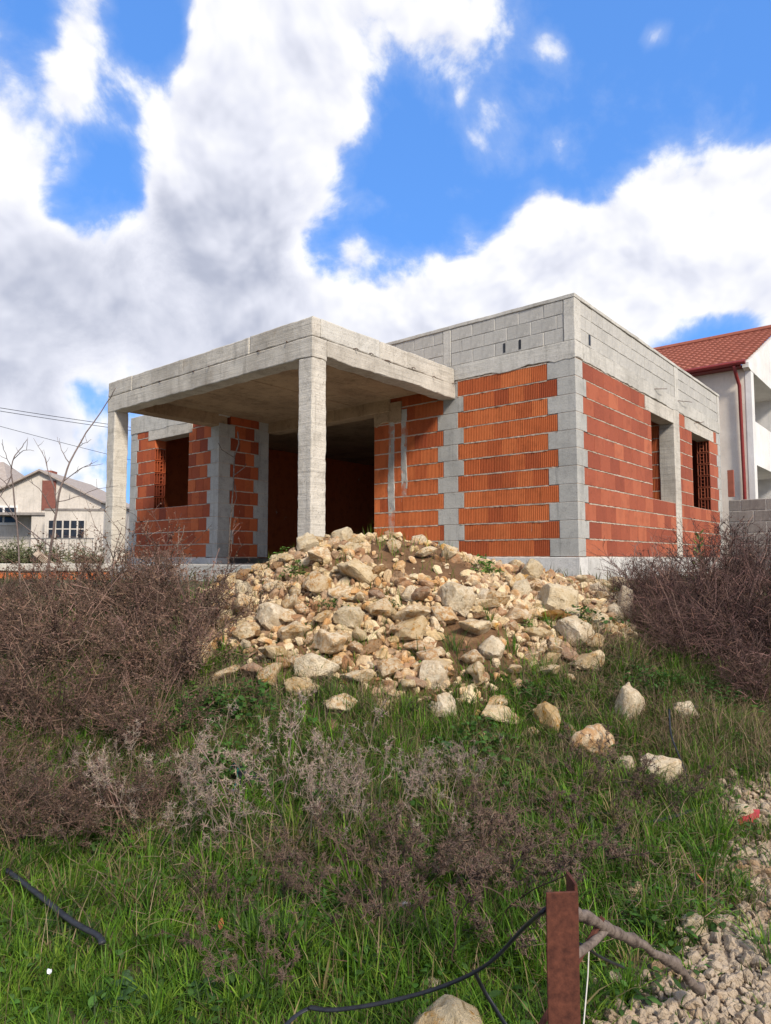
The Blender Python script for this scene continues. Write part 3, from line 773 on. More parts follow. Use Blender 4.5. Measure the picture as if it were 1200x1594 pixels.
    for k in range(28): MB().tube([(-1 + k * 0.35, 0, 0.0 if k % 7 == 0 else 0.25), (-1 + k * 0.35, 0, 1.25)], 0.03 if k % 7 == 0 else 0.014, 5).build('post' if k % 7 == 0 else 'bar', M_rail, rl)
    # wooden pallet lying tilted on the rough ground
    p = empty('broken_pallet', (-6.45, 13.0, 1.28), R(20)); p.rotation_euler = (R(-8), R(42), R(25))
    tag(p, 'weathered wooden pallet tilted on the rough ground left of the porch', 'pallet')
    for k in range(5): MB().box(-0.45, 0.45, -0.48 + 0.21 * k, -0.38 + 0.21 * k, 0.1, 0.125).build('slat', M_wood, p)
    for k in range(3): MB().box(-0.45 + 0.40 * k, -0.36 + 0.40 * k, -0.5, 0.5, 0.0, 0.098).build('runner', M_wood, p)
    # low retaining wall: concrete coping over a row of orange clay blocks
    lw = empty('low_garden_wall', (-4.35, 11.2, 1.05), R(-4))
    tag(lw, 'low wall of orange clay blocks with pale concrete coping at the left edge', 'wall')
    rough('coping', -5.5, 0.0, -0.15, 0.15, 0.30, 0.42, M_cast, lw, seg=0.15, amp=0.008, seed=501)
    MB().box(-5.45, -0.05, -0.10, 0.10, -0.3, 0.299).build('wall_core', M_mortar, lw)
    for k in range(14):
        mesh_obj('clay_block', brick_mesh(0.372, False, M_ribbed), lw, (-5.4 + k * 0.38, -0.115, 0.06)).scale = (1, 0.4, 1)
    # power lines
    for (pa, pb, r_, lab) in (((-200, 601, 22), (420, 690, 34), 0.012, 'uppermost dark power cable crossing the sky left of the porch'), ((-200, 606, 22.3), (420, 695, 34.2), 0.012, 'dark power cable just below the uppermost one left of the porch'), ((-200, 608, 24), (420, 765, 36), 0.010, 'lowest thin power cable sloping behind the left porch column')):
        A, B = at(*pa), at(*pb); pts = []
        for k in range(25):
            t = k / 24; q = A.lerp(B, t); q.z -= 0.5 * 4 * t * (1 - t) * 0.35; pts.append(q)
        o_ = MB().tube(pts, r_, 5).build('power_cable', M_hose); tag(o_, lab, 'cable', 'power cables at the left')
build_neighbours()

# ------------------------------------------------------------------ stones
def ico(sub):
    bm = bmesh.new(); bmesh.ops.create_icosphere(bm, subdivisions=sub, radius=1.0)
    V = np.array([v.co[:] for v in bm.verts]); F = np.array([[v.index for v in f.verts] for f in bm.faces]); bm.free(); return V, F
def stone_shape(V, rs, planes, lo=0.45, hi=0.85):
    V = V.copy()
    for _ in range(planes):
        n = rs.normal(size=3); n /= np.linalg.norm(n); d = rs.uniform(lo, hi)
        k = V @ n - d; V -= np.clip(k, 0, None)[:, None] * n
    return V
def stone_mesh(name, seed, sub, mat, planes=11, elong=(1, 1, 1), rug=0.05):
    """broken limestone: a convex lump with chipped edges and uneven faces"""
    rs = np.random.RandomState(seed)
    P = rs.normal(size=(planes + 4, 3)); P /= np.linalg.norm(P, axis=1)[:, None]; P *= rs.uniform(.72, 1.0, (len(P), 1))
    bm = bmesh.new()
    for p in P: bm.verts.new(p * np.array(elong))
    h = bmesh.ops.convex_hull(bm, input=bm.verts)
    bmesh.ops.delete(bm, geom=[e for e in h['geom_interior'] if isinstance(e, bmesh.types.BMVert)], context='VERTS')
    bmesh.ops.dissolve_limit(bm, angle_limit=R(14), verts=bm.verts, edges=bm.edges)
    bmesh.ops.bevel(bm, geom=list(bm.edges), offset=0.045, segments=1, affect='EDGES', clamp_overlap=True)
    bmesh.ops.triangulate(bm, faces=bm.faces)
    for _ in range(sub):
        le = [e for e in bm.edges if e.calc_length() > (0.30 if sub < 2 else 0.20)]
        bmesh.ops.subdivide_edges(bm, edges=le, cuts=1); bmesh.ops.triangulate(bm, faces=bm.faces)
    so = Vector((seed * 1.37, seed * .7, 3))
    for v in bm.verts:
        n = v.co.normalized(); q = v.co * 2.1 + so
        v.co += n * (rug * 1.5 * mnoise.noise(q) + rug * .8 * mnoise.noise(q * 3.1)) + mnoise.noise_vector(q * 1.7) * rug * .8
    m = max(max(abs(c) for c in v.co) for v in bm.verts)
    for v in bm.verts: v.co /= m
    bmesh.ops.recalc_face_normals(bm, faces=bm.faces)
    me = bpy.data.meshes.new(name); bm.to_mesh(me); bm.free(); me.materials.append(mat)
    me.polygons.foreach_set('use_smooth', [True] * len(me.polygons)); me.set_sharp_from_angle(angle=R(24))
    return me
def limestone(name, cream, white, ochre, ost=0.6):
    M = Mat(name, 0.93)
    r = M.rand(); M.shift_by_random()
    n1 = M.noise(1.3, 6, 0.62, dist=0.4); n2 = M.noise(4.2, 7, 0.68); n3 = M.noise(19, 5, 0.7)
    c = M.ramp(n1, [(0.30, cream), (0.56, white), (0.78, tuple(v * 0.86 for v in white))])
    om = M.mask(M.add(n2, M.mul(r, 0.12)), 0.53, 0.68)
    c = M.mix(M.mul(om, ost), c, ochre)
    c = M.mix(M.mul(M.mask(M.noise(2.6, 7, 0.74, dist=0.8), 0.54, 0.68), 0.7), c, tuple(v * 0.36 for v in cream))
    c = M.mix(M.mul(M.mask(n3, 0.5, 0.75), 0.35), c, tuple(v * 0.45 for v in cream))
    bc = M.n('ShaderNodeBrightContrast'); M.l(c, bc.inputs[0])
    M.l(M.add(M.mul(r, 0.16), -0.10), bc.inputs['Bright'])
    M.color(bc.outputs[0]); M.bump(M.add(M.mul(n3, 0.6), n2), 0.75, 0.06)
    return M.m
M_lime = limestone('limestone', (0.52, 0.37, 0.21), (0.73, 0.60, 0.41), (0.46, 0.23, 0.06), 0.70)
M_ochre = limestone('ochre_limestone', (0.48, 0.32, 0.16), (0.64, 0.51, 0.34), (0.43, 0.20, 0.05), 0.8)
M_pale = limestone('pale_limestone', (0.56, 0.43, 0.27), (0.73, 0.62, 0.45), (0.44, 0.28, 0.13), 0.5)
M_dirty = limestone('earthy_limestone', (0.25, 0.155, 0.085), (0.40, 0.27, 0.165), (0.28, 0.12, 0.04), 0.7)
M_pebble = limestone('gravel', (0.30, 0.23, 0.165), (0.46, 0.38, 0.295), (0.30, 0.18, 0.10), 0.5)
rs = np.random.RandomState(11)
EL = [(1, .72, .6), (1, .85, .7), (1, .6, .5), (1, .9, .8), (1, .55, .42), (1, .75, .45), (.95, 1, .62)]
STONES = [stone_mesh('stone', 100 + i, 1, (M_lime, M_ochre, M_lime, M_pale, M_dirty, M_lime, M_ochre)[i % 7], 9 + i % 6, EL[i % 7], 0.06) for i in range(16)]
BOULDERS = [stone_mesh('boulder', 200 + i, 2, (M_lime, M_pale, M_lime, M_ochre)[i % 4], 13 + i % 4, EL[(i * 3) % 7], 0.055) for i in range(8)]

def earthy(x, y): return ((x - 0.35) / 0.55) ** 2 + ((y - 6.85) / 0.42) ** 2 < 1.0 or ((x - 0.75) / .35) ** 2 + ((y - 5.75) / .3) ** 2 < 1
def build_rubble():
    heap = empty('rubble_heap', (0.3, 6.9, Hs(0.3, 6.9)))
    tag(heap, 'heap of broken cream limestone and reddish earth in front of the porch', 'rubble heap')
    base = Vector(heap.location)
    # the large stones
    big = [(557, 893, 80, 42), (452, 985, 62, 52), (515, 1003, 92, 62), (488, 1040, 82, 52), (386, 985, 56, 50), (425, 965, 60, 48), (545, 965, 46, 40), (505, 960, 50, 46),
           (640, 957, 58, 48), (585, 925, 40, 28), (684, 958, 44, 66), (742, 978, 62, 56), (710, 935, 50, 62), (655, 1010, 50, 44), (766, 1010, 56, 48), (734, 1024, 40, 38),
           (806, 962, 62, 44), (830, 890, 54, 44), (852, 884, 40, 46), (868, 938, 58, 64), (895, 985, 52, 50), (855, 1045, 34, 62), (918, 1032, 62, 40), (926, 1000, 40, 34),
           (560, 1055, 56, 52), (528, 1098, 52, 38), (516, 1130, 42, 28), (605, 1042, 44, 36), (470, 1070, 52, 40), (425, 1050, 44, 44), (390, 1045, 44, 48), (350, 1045, 40, 40),
           (590, 890, 44, 28), (660, 860, 40, 34), (610, 850, 32, 28), (700, 862, 40, 30), (480, 850, 46, 34), (500, 868, 60, 30), (430, 880, 44, 30), (385, 870, 34, 26), (530, 925, 50, 34),
           (645, 1062, 44, 36), (690, 1050, 36, 30), (575, 1010, 40, 40), (622, 985, 40, 34), (905, 905, 46, 30), (940, 905, 36, 24), (800, 905, 44, 34), (770, 935, 40, 44), (836, 985, 44, 40),
           (965, 905, 44, 24), (995, 898, 40, 26), (745, 1060, 34, 24), (800, 1045, 36, 30), (880, 1060, 30, 24), (460, 925, 40, 32), (560, 990, 44, 42), (600, 955, 40, 36), (680, 1020, 34, 28)]
    r_ = random.Random(5); n = 0
    def put(x, y, w, h, me, sink=0.30, parent=heap):
        nonlocal n
        s = w / 2; z = Hs(x, y) + h * (0.5 - sink)
        o = mesh_obj('stone', me, parent, Vector((x, y, z)) - base, (r_.uniform(-.5, .5), r_.uniform(-.4, .4), r_.uniform(0, 6.28)))
        k = r_.uniform(.85, 1.1); o.scale = (s * 1.1, s * k, s * r_.uniform(.8, 1.1)); n += 1
    for (px, py, w, h) in big:
        p = onground(px, py + h * 0.25)
        if p.y > 8.4: p = at(px, py, 7.6)
        m = p.y / FPX
        sz = math.sqrt(w * h) * 1.05 * m
        put(p.x, p.y, max(w * m, sz), h * m, r_.choice(BOULDERS[:6] if w > 44 else STONES), 0.26)
    tries = 0
    while n < 300 and tries < 4000:
        tries += 1
        x, y = r_.uniform(-2.0, 3.0), r_.uniform(4.7, 7.9)
        if r_.random() > float(pile_amount(x, y)) * 1.1 or earthy(x, y): continue
        w = min(0.32, max(0.10, r_.lognormvariate(-1.82, 0.36)))
        put(x, y, w, w * 0.7, r_.choice(STONES), r_.uniform(0.05, 0.3))
    # the small fragments, past counting
    V0, F0 = ico(2); Vs, Fs = [], []; b = 0; shapes = [stone_shape(V0, rs, 6, .4, .8) for _ in range(12)]
    k = 0
    while k < 5600:
        x, y = r_.uniform(-2.1, 3.1), r_.uniform(4.6, 8.0); a = float(pile_amount(x, y))
        if r_.random() > a: continue
        # an earthy patch near the crest stays barer
        if earthy(x, y) and r_.random() < 0.9: continue
        if r_.random() > a: continue
        s = min(0.085, max(0.014, r_.lognormvariate(-3.4, 0.5)))
        A = rs.normal(size=(3, 3)); Q, _ = np.linalg.qr(A)
        P = (shapes[r_.randrange(12)] * np.array([1, r_.uniform(.6, 1), r_.uniform(.45, .8)])) @ Q * s
        P += np.array([x, y, Hs(x, y) + s * 0.3]) - np.array(base); Vs.append(P); Fs.append(F0 + b); b += len(P); k += 1
    nv = len(V0)
    for j, mt in enumerate((M_lime, M_ochre, M_dirty)):
        q = Vs[j::3]; me = np_mesh('rock_fragments', np.concatenate(q), np.concatenate([F0 + i * nv for i in range(len(q))]), mt)
        tag(mesh_obj('rock_fragments', me, heap), kind='stuff')
build_rubble()

def build_loose_stones():
    lst = [(775, 1090, 44, 26, 'small rounded ochre stone in grass below the right side of the heap', 3),
           (852, 1112, 50, 60, 'upright ochre boulder in the grass below the heap', 3),
           (920, 1152, 54, 60, 'leaning cream and ochre boulder right of the upright one', 7),
           (978, 1102, 34, 48, 'narrow tilted pale stone in dry grass near the right bushes', 1),
           (1060, 1108, 42, 20, 'flat pale stone at the foot of the right bushes', 1),
           (1030, 1194, 84, 46, 'wide greyish-white boulder beside the black stick at right', 5),
           (974, 1192, 26, 22, 'little pale stone just left of the wide greyish boulder', 1),
           (757, 1143, 42, 20, 'half-buried ochre stone in the middle of the grass slope', 3),
           (822, 1140, 30, 20, 'small tan stone between the half-buried one and the leaning boulder', 0),
           (887, 1135, 24, 22, 'small ochre stone behind the leaning boulder', 3),
           (1152, 1262, 38, 26, 'squared pale stone lying on red plastic at the gravel edge', 5),
           (345, 1250, 30, 20, 'single yellowish stone in the weeds left of centre', 3),
           (508, 1354, 30, 16, 'flat yellowish stone among long grass near the grey weeds', 0),
           (288, 1347, 18, 14, 'tiny pale yellow stone in the left grass', 0),
           (985, 1387, 30, 18, 'pale stone in grass right of the rusty post', 1),
           (1080, 1443, 36, 26, 'pale stone at the meeting of grass and gravel', 1),
           (672, 1540, 22, 20, 'small grey stone just above the black hose', 1),
           (935, 968, 34, 32, 'brown and cream stone on the grassy shoulder of the heap', 2),
           (974, 945, 20, 44, 'thin upright stone by the right brown bushes', 1),
           (692, 1606, 118, 84, 'large cream boulder cut by the bottom edge of the picture', 2)]
    r_ = random.Random(21)
    for i, (px, py, w, h, lab, k) in enumerate(lst):
        p = onground(px, py + h * 0.35); m = p.y / FPX
        o = mesh_obj('boulder' if w > 40 else 'stone', BOULDERS[k], None, (p.x, p.y, p.z + h * m * 0.18), (r_.uniform(-.25, .25), r_.uniform(-.25, .25), r_.uniform(0, 6.28)))
        zs = h / w; s = w * m * (0.62 if zs < .9 else .70)
        o.scale = (s, s, s * max(.8, zs * 1.5)); tag(o, lab, 'stone', 'loose stones in the grass')
    # red plastic scrap under the squared stone
    p = onground(1155, 1278); mb = MB(); M_red = simple('red_plastic', (0.30, 0.03, 0.035), (0.45, 0.06, 0.06), 10, 0.4, 0.1)
    mb.prism([(-.06, -.05), (.0, -.07), (.09, -.03), (.13, .01), (.05, .05), (-.05, .04)], 0, 0.035)
    tag(mb.build('plastic_scrap', M_red, None, (p.x, p.y, p.z), (R(6), R(-8), 0.2)), 'crumpled red plastic scrap under a pale stone at right', 'scrap')
build_loose_stones()

def build_gravel():
    r_ = random.Random(31); V0, F0 = ico(2); shapes = [stone_shape(V0, rs, 7, .5, .85) for _ in range(14)]
    Vs, Fs = [], []; b = k = t = 0
    while k < 7500 and t < 90000:
        t += 1
        y = r_.uniform(1.7, 5.0); x = r_.uniform(0.6, 0.62 * y + 0.5); a = float(gravel_amount(x, y))
        if r_.random() > max(a ** 1.2, 0.05 * float(sm(.75, .25, np.interp(y, [2.24, 2.8, 4.39], [.77, 1.42, 2.2]) - x))) * (1.0 if y < 4 else .6): continue
        s = min(0.036, max(0.007, r_.lognormvariate(-4.15, 0.42)))
        Q, _ = np.linalg.qr(rs.normal(size=(3, 3)))
        P = (shapes[r_.randrange(14)] * np.array([1, r_.uniform(.65, 1), r_.uniform(.5, .8)])) @ Q * s + np.array([x, y, Hs(x, y) + s * 0.45])
        Vs.append(P); Fs.append(F0 + b); b += len(P); k += 1
    o = mesh_obj('gravel', np_mesh('gravel', np.concatenate(Vs), np.concatenate(Fs), M_pebble))
    tag(o, 'pale crushed limestone gravel of the track at lower right', 'gravel', kind='stuff')
build_gravel()

# ------------------------------------------------------------------ plants
nr = np.random.RandomState(77)
def unit(v): return v / np.maximum(1e-9, np.linalg.norm(v, axis=-1, keepdims=True))
def tubes(P, rad, col, sides=3):
    """P (n,k,3) twig centre lines, rad (n,k) radii, col (n,3): thin prisms"""
    n, k, _ = P.shape; t = unit(P[:, -1] - P[:, 0]); ref = np.where(np.abs(t[:, 2:3]) > 0.8, np.array([[1.0, 0, 0]]), np.array([[0, 0, 1.0]]))
    u = unit(np.cross(t, ref)); v = np.cross(t, u)
    a = 2 * np.pi * np.arange(sides) / sides
    off = (np.cos(a)[None, :, None] * u[:, None] + np.sin(a)[None, :, None] * v[:, None])          # n,sides,3
    V = P[:, :, None] + rad[:, :, None, None] * off[:, None]                                      # n,k,s,3
    base = (np.arange(n) * k * sides)[:, None, None]; i = np.arange(k - 1)[None, :, None] * sides; j = np.arange(sides)[None, None, :]; j2 = (j + 1) % sides
    F = np.stack([base + i + j, base + i + j2, base + i + sides + j2, base + i + sides + j], -1).reshape(-1, 4)
    return V.reshape(-1, 3), F, np.repeat(col, k * sides, axis=0)
def strips(P, wid, side, col):
    """P (n,k,3), wid (n,k), side (n,3): flat tapering blades as quads"""
    n, k, _ = P.shape
    V = np.stack([P - side[:, None] * wid[..., None], P + side[:, None] * wid[..., None]], 2)
    base = (np.arange(n) * k * 2)[:, None]; i = np.arange(k - 1)[None] * 2
    F = np.stack([base + i, base + i + 1, base + i + 3, base + i + 2], -1).reshape(-1, 4)
    return V.reshape(-1, 3), F, np.repeat(col, k * 2, axis=0)
def join(parts):
    V, F, C = [], [], []; b = 0
    for v, f, c in parts: V.append(v); F.append(f + b); C.append(c); b += len(v)
    return np.concatenate(V), np.concatenate(F), np.concatenate(C)
def jitter(c, n, a=0.25): return np.array(c)[None] * (1 + nr.uniform(-a, a, (n, 1))) * (1 + nr.uniform(-a * .25, a * .25, (n, 3)))
def grow(parent, m, tlo, thi, length, spread, lift, k, bend):
    """children springing from the points of parent polylines"""
    n, kk, _ = parent.shape; idx = np.repeat(np.arange(n), m); N = len(idx)
    t = nr.uniform(tlo, thi, N) * (kk - 1); a = np.minimum(t.astype(int), kk - 2); f = (t - a)[:, None]
    st = parent[idx, a] * (1 - f) + parent[idx, a + 1] * f
    d0 = unit(parent[idx, a + 1] - parent[idx, a]); d = unit(d0 + spread * unit(nr.normal(size=(N, 3))) + np.array([0, 0, lift]))
    ln = length * nr.uniform(0.45, 1.25, N)
    s = np.linspace(0, 1, k)[None, :, None]; cv = unit(nr.normal(size=(N, 3)))[:, None] * bend
    return st[:, None] + (d[:, None] * s + cv * s * s + 0.35 * bend * np.sin(s * 7 + nr.uniform(0, 6, (N, 1, 1))) * cv[:, :, ::-1]) * ln[:, None, None]
def leaves(P, m, size, col, var=0.3, asp=0.4):
    n, k, _ = P.shape; idx = nr.randint(0, n, m); a = nr.randint(0, k - 1, m); f = nr.uniform(0, 1, (m, 1))
    c = P[idx, a] * (1 - f) + P[idx, a + 1] * f
    d = unit(nr.normal(size=(m, 3)) + np.array([0, 0, .3])); s = unit(np.cross(d, nr.normal(size=(m, 3)))); L = size * nr.uniform(.5, 1.4, (m, 1))
    Q = np.stack([c, c + d * L * .5 + s * L * asp, c + d * L, c + d * L * .5 - s * L * asp], 1)
    return Q.reshape(-1, 3), np.arange(m * 4).reshape(m, 4), np.repeat(jitter(col, m, var), 4, axis=0)
M_twig = tint_mat('dry_twigs', 0.9, 0.0, 0.22)
M_leaf = tint_mat('green_leaves', 0.6, 0.35, 0.18)
M_grass = tint_mat('grass_blades', 0.6, 0.40, 0.0)
M_straw = tint_mat('dry_grass_blades', 0.8, 0.3, 0.0)

def shrub_mesh(seed, h, rad, stems, m1, m2, nleaf, tw, leafc, thick=1.0, lsize=0.013):
    global nr
    nr = np.random.RandomState(seed)
    ang = nr.uniform(0, 2 * np.pi, stems); rr = rad * 0.45 * np.sqrt(nr.uniform(0, 1, stems))
    base = np.stack([rr * np.cos(ang), rr * np.sin(ang), np.full(stems, -0.03)], -1)
    lean = nr.uniform(0.15, 1.0, stems) * rad * 0.95; a2 = ang + nr.normal(0, .5, stems)
    hh = h * nr.uniform(.35, 1.12, stems) * (1 - 0.35 * (lean / rad) ** 2)
    s = np.linspace(0, 1, 7)[None, :]
    P0 = base[:, None] + np.stack([np.cos(a2)[:, None] * lean[:, None] * s ** 1.5, np.sin(a2)[:, None] * lean[:, None] * s ** 1.5, hh[:, None] * s], -1)
    P0 += np.cumsum(nr.normal(0, .014, P0.shape), 1)
    P1 = grow(P0, m1, .15, 1.0, h * .36, .95, .25, 5, .28)
    P2 = grow(P1, m2, .12, 1.0, h * .16, 1.1, .15, 4, .3)
    tp = lambda n, k, r0, r1: np.repeat(np.linspace(r0, r1, k)[None], n, 0) * thick
    mixc = lambda n: jitter(tw, n, .35) * np.where(nr.uniform(0, 1, (n, 1)) < .20, 2.5, 1.0) * np.where(nr.uniform(0, 1, (n, 1)) < .3, .5, 1.0)
    parts = [tubes(P0, tp(len(P0), 7, .0065, .0024), mixc(len(P0))), tubes(P1, tp(len(P1), 5, .0032, .0017), mixc(len(P1))),
             tubes(P2, tp(len(P2), 4, .0020, .0012), mixc(len(P2)))]
    ca = nr.uniform(0, 6.28, 7); sc_ = np.linspace(0, 1, 9)[None]; cl_ = h * nr.uniform(.8, 1.35, 7)[:, None]; el_ = nr.uniform(.5, 1.35, 7)[:, None]
    PC = np.stack([np.cos(ca)[:, None] * np.cos(el_) * cl_ * sc_, np.sin(ca)[:, None] * np.cos(el_) * cl_ * sc_, np.sin(el_) * cl_ * sc_ - .35 * np.cos(el_) * cl_ * sc_ ** 2.2], -1) + np.cumsum(nr.normal(0, .006, (7, 9, 3)), 1)
    parts.append(tubes(PC, tp(7, 9, .0068, .0022), jitter(np.array(tw) * 2.0, 7, .3)))
    PD = grow(PC, 6, .3, 1.0, h * .14, .9, .3, 4, .2); parts.append(tubes(PD, tp(len(PD), 4, .0026, .0012), jitter(np.array(tw) * 1.7, len(PD), .3)))
    if nleaf:
        parts.append(leaves(P2, nleaf, lsize, leafc)); parts.append(leaves(P1, nleaf // 4, lsize * 1.3, leafc))
    return np_mesh('shrub', *join(parts)[:2], M_twig, col=join(parts)[2])
def plant_obj(name, me, x, y, rz, sc, label, cat, group=None, dz=0.0, tilt=(0, 0)):
    o = mesh_obj(name, me, None, (x, y, Hs(x, y) + dz), (tilt[0], tilt[1], rz), sc if isinstance(sc, tuple) else (sc, sc, sc)); tag(o, label, cat, group); return o

def build_shrubs():
    brown, bl = (0.105, 0.066, 0.049), (0.125, 0.074, 0.052)
    dark, dl = (0.088, 0.051, 0.042), (0.095, 0.052, 0.042)
    L = [shrub_mesh(400 + i, 1.0, 0.66, 28, 7, 7, 4200, brown, bl, lsize=.018) for i in range(3)]
    Rm = [shrub_mesh(420 + i, 1.0, 0.66, 38, 8, 6, 1800, dark, dl, lsize=.016) for i in range(2)]
    # left thicket
    for i, (x, y, s, lab) in enumerate([
        (-1.78, 6.25, .74, 'dry brown bush leaning against the left flank of the rubble heap'),
        (-2.45, 6.8, .94, 'dry brown bush below the left window of the brick house'),
        (-3.15, 7.0, .80, 'dry brown bush in front of the left porch column'),
        (-4.1, 7.2, .48, 'dry brown bush under the bare saplings at the left'),
        (-1.72, 5.45, .76, 'dense brown bush low in front of the left flank of the heap'),
        (-2.75, 5.8, .80, 'dense brown bush in the middle of the left thicket'),
        (-3.6, 6.0, .70, 'dense brown bush at the left edge of the thicket'),
        (-2.3, 4.85, .68, 'brown bush at the lower front of the left thicket'),
        (-3.0, 4.95, .72, 'brown bush at the lower left corner of the thicket'),
        (-1.65, 4.75, .52, 'small brown bush beside the dark green weeds'),
        (-3.8, 6.5, .60, 'brown bush cut by the left edge of the picture'),
        (-2.0, 3.75, .46, 'low reddish-brown weed bush at the left above the grass'),
        (-1.45, 3.85, .42, 'low brown weed bush with pale tips left of centre'),
        (-2.45, 4.1, .50, 'low brown weed bush at the left edge above the grass')]):
        plant_obj('dry_shrub', L[i % 3], x, y, i * 1.3, (s * 1.15, s * 1.15, s), lab, 'bush', 'dry bushes of the left thicket')
    for i, (x, y, s, lab) in enumerate([
        (2.62, 7.0, .50, 'dark twiggy bush at the foot of the house corner'),
        (2.95, 6.75, .76, 'dark purple-brown bush right of the rubble heap'),
        (3.5, 7.3, .80, 'tall purple-brown bush below the right wall windows'),
        (3.25, 6.3, .92, 'large purple-brown bush near the right edge of the picture'),
        (3.95, 7.2, .84, 'purple-brown bush below the grey block wall'),
        (2.70, 6.0, .62, 'low dark bush with bare arching stems at right'),
        (3.45, 5.9, .86, 'purple-brown bush cut by the right edge of the picture'),
        (3.2, 7.85, .40, 'thin dark bush close to the white plinth'),
        (2.42, 6.3, .36, 'small dark twiggy bush above the narrow tilted stone'),
        (2.95, 5.4, .55, 'low twiggy bush above the black pipe end at right'),
        (4.6, 8.1, .60, 'far purple-brown bush against the block wall')]):
        plant_obj('dry_shrub', Rm[i % 2], x, y, i * 1.7 + .4, (s * 1.15, s * 1.15, s), lab, 'bush', 'dry bushes of the right thicket')
    # rough growth on the vacant ground far left
    far = shrub_mesh(450, 1.0, .8, 40, 8, 6, 6000, (0.10, 0.10, 0.05), (0.085, 0.10, 0.04), 2.0, .03)
    for i, (x, y, s, lab) in enumerate([(-8.2, 15.5, .8, 'low olive scrub in front of the far garage'), (-9.6, 16.0, .8, 'low olive scrub behind the low orange wall'), (-6.9, 16.4, .7, 'low olive scrub behind the wooden pallet'), (-11, 17, .9, 'olive scrub at the left edge before the cream house')]):
        plant_obj('scrub', far, x, y, i * 2.0, (s * 1.5, s * 1.5, s * .8), lab, 'scrub', 'scrub on the vacant ground')
build_shrubs()

def feather_mesh(seed, h, stems, col, spread=.16, sprawl=.75, tuft=.022):
    """dry weed: sprawling stems that end in star-like tufts"""
    global nr
    nr = np.random.RandomState(seed)
    ang = nr.uniform(0, 6.28, stems); lean = nr.uniform(.10, sprawl, stems) * h; hh = h * nr.uniform(.45, 1.0, stems); s = np.linspace(0, 1, 7)[None]
    b = nr.normal(0, spread, (stems, 2))
    P0 = np.stack([b[:, :1] + np.cos(ang)[:, None] * lean[:, None] * s ** 1.2, b[:, 1:] + np.sin(ang)[:, None] * lean[:, None] * s ** 1.2, hh[:, None] * s - .03], -1) + np.cumsum(nr.normal(0, .010, (stems, 7, 3)), 1)
    P1 = grow(P0, 6, .40, 1.0, h * .24, .85, .45, 5, .25)
    P1b = grow(P1, 2, .3, 1.0, h * .11, 1.0, .4, 4, .3)
    P2 = grow(P1, 11, .5, 1.0, tuft, 2.2, .1, 2, .05)
    P3 = grow(P1b, 12, .4, 1.0, tuft, 2.2, .0, 2, .05)
    tp = lambda n, k, r0, r1: np.repeat(np.linspace(r0, r1, k)[None], n, 0)
    parts = [tubes(P0, tp(len(P0), 7, .0034, .0016), jitter(np.array(col) * .7, len(P0), .35)), tubes(P1, tp(len(P1), 5, .0018, .001), jitter(np.array(col) * .8, len(P1), .35)), tubes(P1b, tp(len(P1b), 4, .0013, .0008), jitter(np.array(col) * .85, len(P1b), .35))]
    for q in (P2, P3): parts.append(tubes(q, tp(len(q), 2, .0019, .0007), jitter(col, len(q), .45)))
    V, F, C = join(parts); return np_mesh('dry_weed', V, F, M_twig, col=C)
def build_weeds():
    pale = [feather_mesh(500 + i, .60, 7, (0.25, 0.192, 0.150), .15, .55, .024) for i in range(3)]
    brownish = [feather_mesh(510 + i, .36, 11, (0.100, 0.067, 0.049), .13, .9, .018) for i in range(2)]
    for i, (px, py, s, k, lab) in enumerate([
        (440, 1345, .95, 0, 'pale grey feathery dry weed below the toe of the heap'),
        (400, 1260, .85, 0, 'pale feathery dry weed left of the dark green hollow'),
        (490, 1250, .6, 0, 'feathery dry weed with slanting stem left of centre'),
        (590, 1270, .72, 0, 'tall pale feathery weed at the centre of the slope'),
        (665, 1300, .66, 0, 'spreading pale feathery weed just right of centre'),
        (720, 1235, .55, 0, 'small pale feathery weed beside broad dark leaves'),
        (250, 1290, .8, 0, 'greyish feathery weed in the left weeds'),
        (170, 1240, .55, 0, 'grey dry weed near the lower left bushes'),
        (612, 1450, .85, 1, 'brown tangled dry weed in the middle foreground'),
        (610, 1380, .8, 1, 'brown dry weed standing behind the tangled one'),
        (730, 1440, .95, 1, 'dark brown dry weed left of the rusty post'),
        (800, 1400, .95, 1, 'broad brown dry weed behind the black strap'),
        (690, 1385, .6, 1, 'brown dry weed between the tangled weed and the strap'),
        (860, 1365, .7, 1, 'brown dry weed directly behind the rusty post'),
        (120, 1330, .8, 1, 'brown dry weed at the left above the short grass'),
        (330, 1440, .5, 1, 'little brown dry weed in the left grass'),
        (540, 1330, .7, 0, 'thin pale weed leaning over long grass left of the brown tangle'),
        (770, 1300, .75, 1, 'brown straggly weed right of the central feathery weeds'),
        (60, 1270, .9, 1, 'brown straggly weed at the left edge below the thicket'),
        (290, 1330, .6, 0, 'thin grey weed above the short grass left of centre'),
        (420, 1540, .5, 1, 'low brown weed in the foreground grass near the hose end'),
        (900, 1310, .7, 1, 'brown straggly weed behind the post beside the standing strap'),
        (1010, 1265, .6, 1, 'brown straggly weed under the wide greyish boulder'),
        (470, 1400, .6, 1, 'thin brown weed in the grass above the flat yellowish stone'),
        (940, 1240, .7, 1, 'low brown dry weed left of the wide greyish boulder')]):
        p = onground(px, py); me = (pale[i % 3], brownish[i % 2])[k]
        s *= (1.12, 1.25)[k]
        plant_obj('dry_weed', me, p.x, p.y, i * 1.1, (s * 1.15, s * 1.15, s), lab, 'weed', 'dry feathery weeds on the slope')
build_weeds()

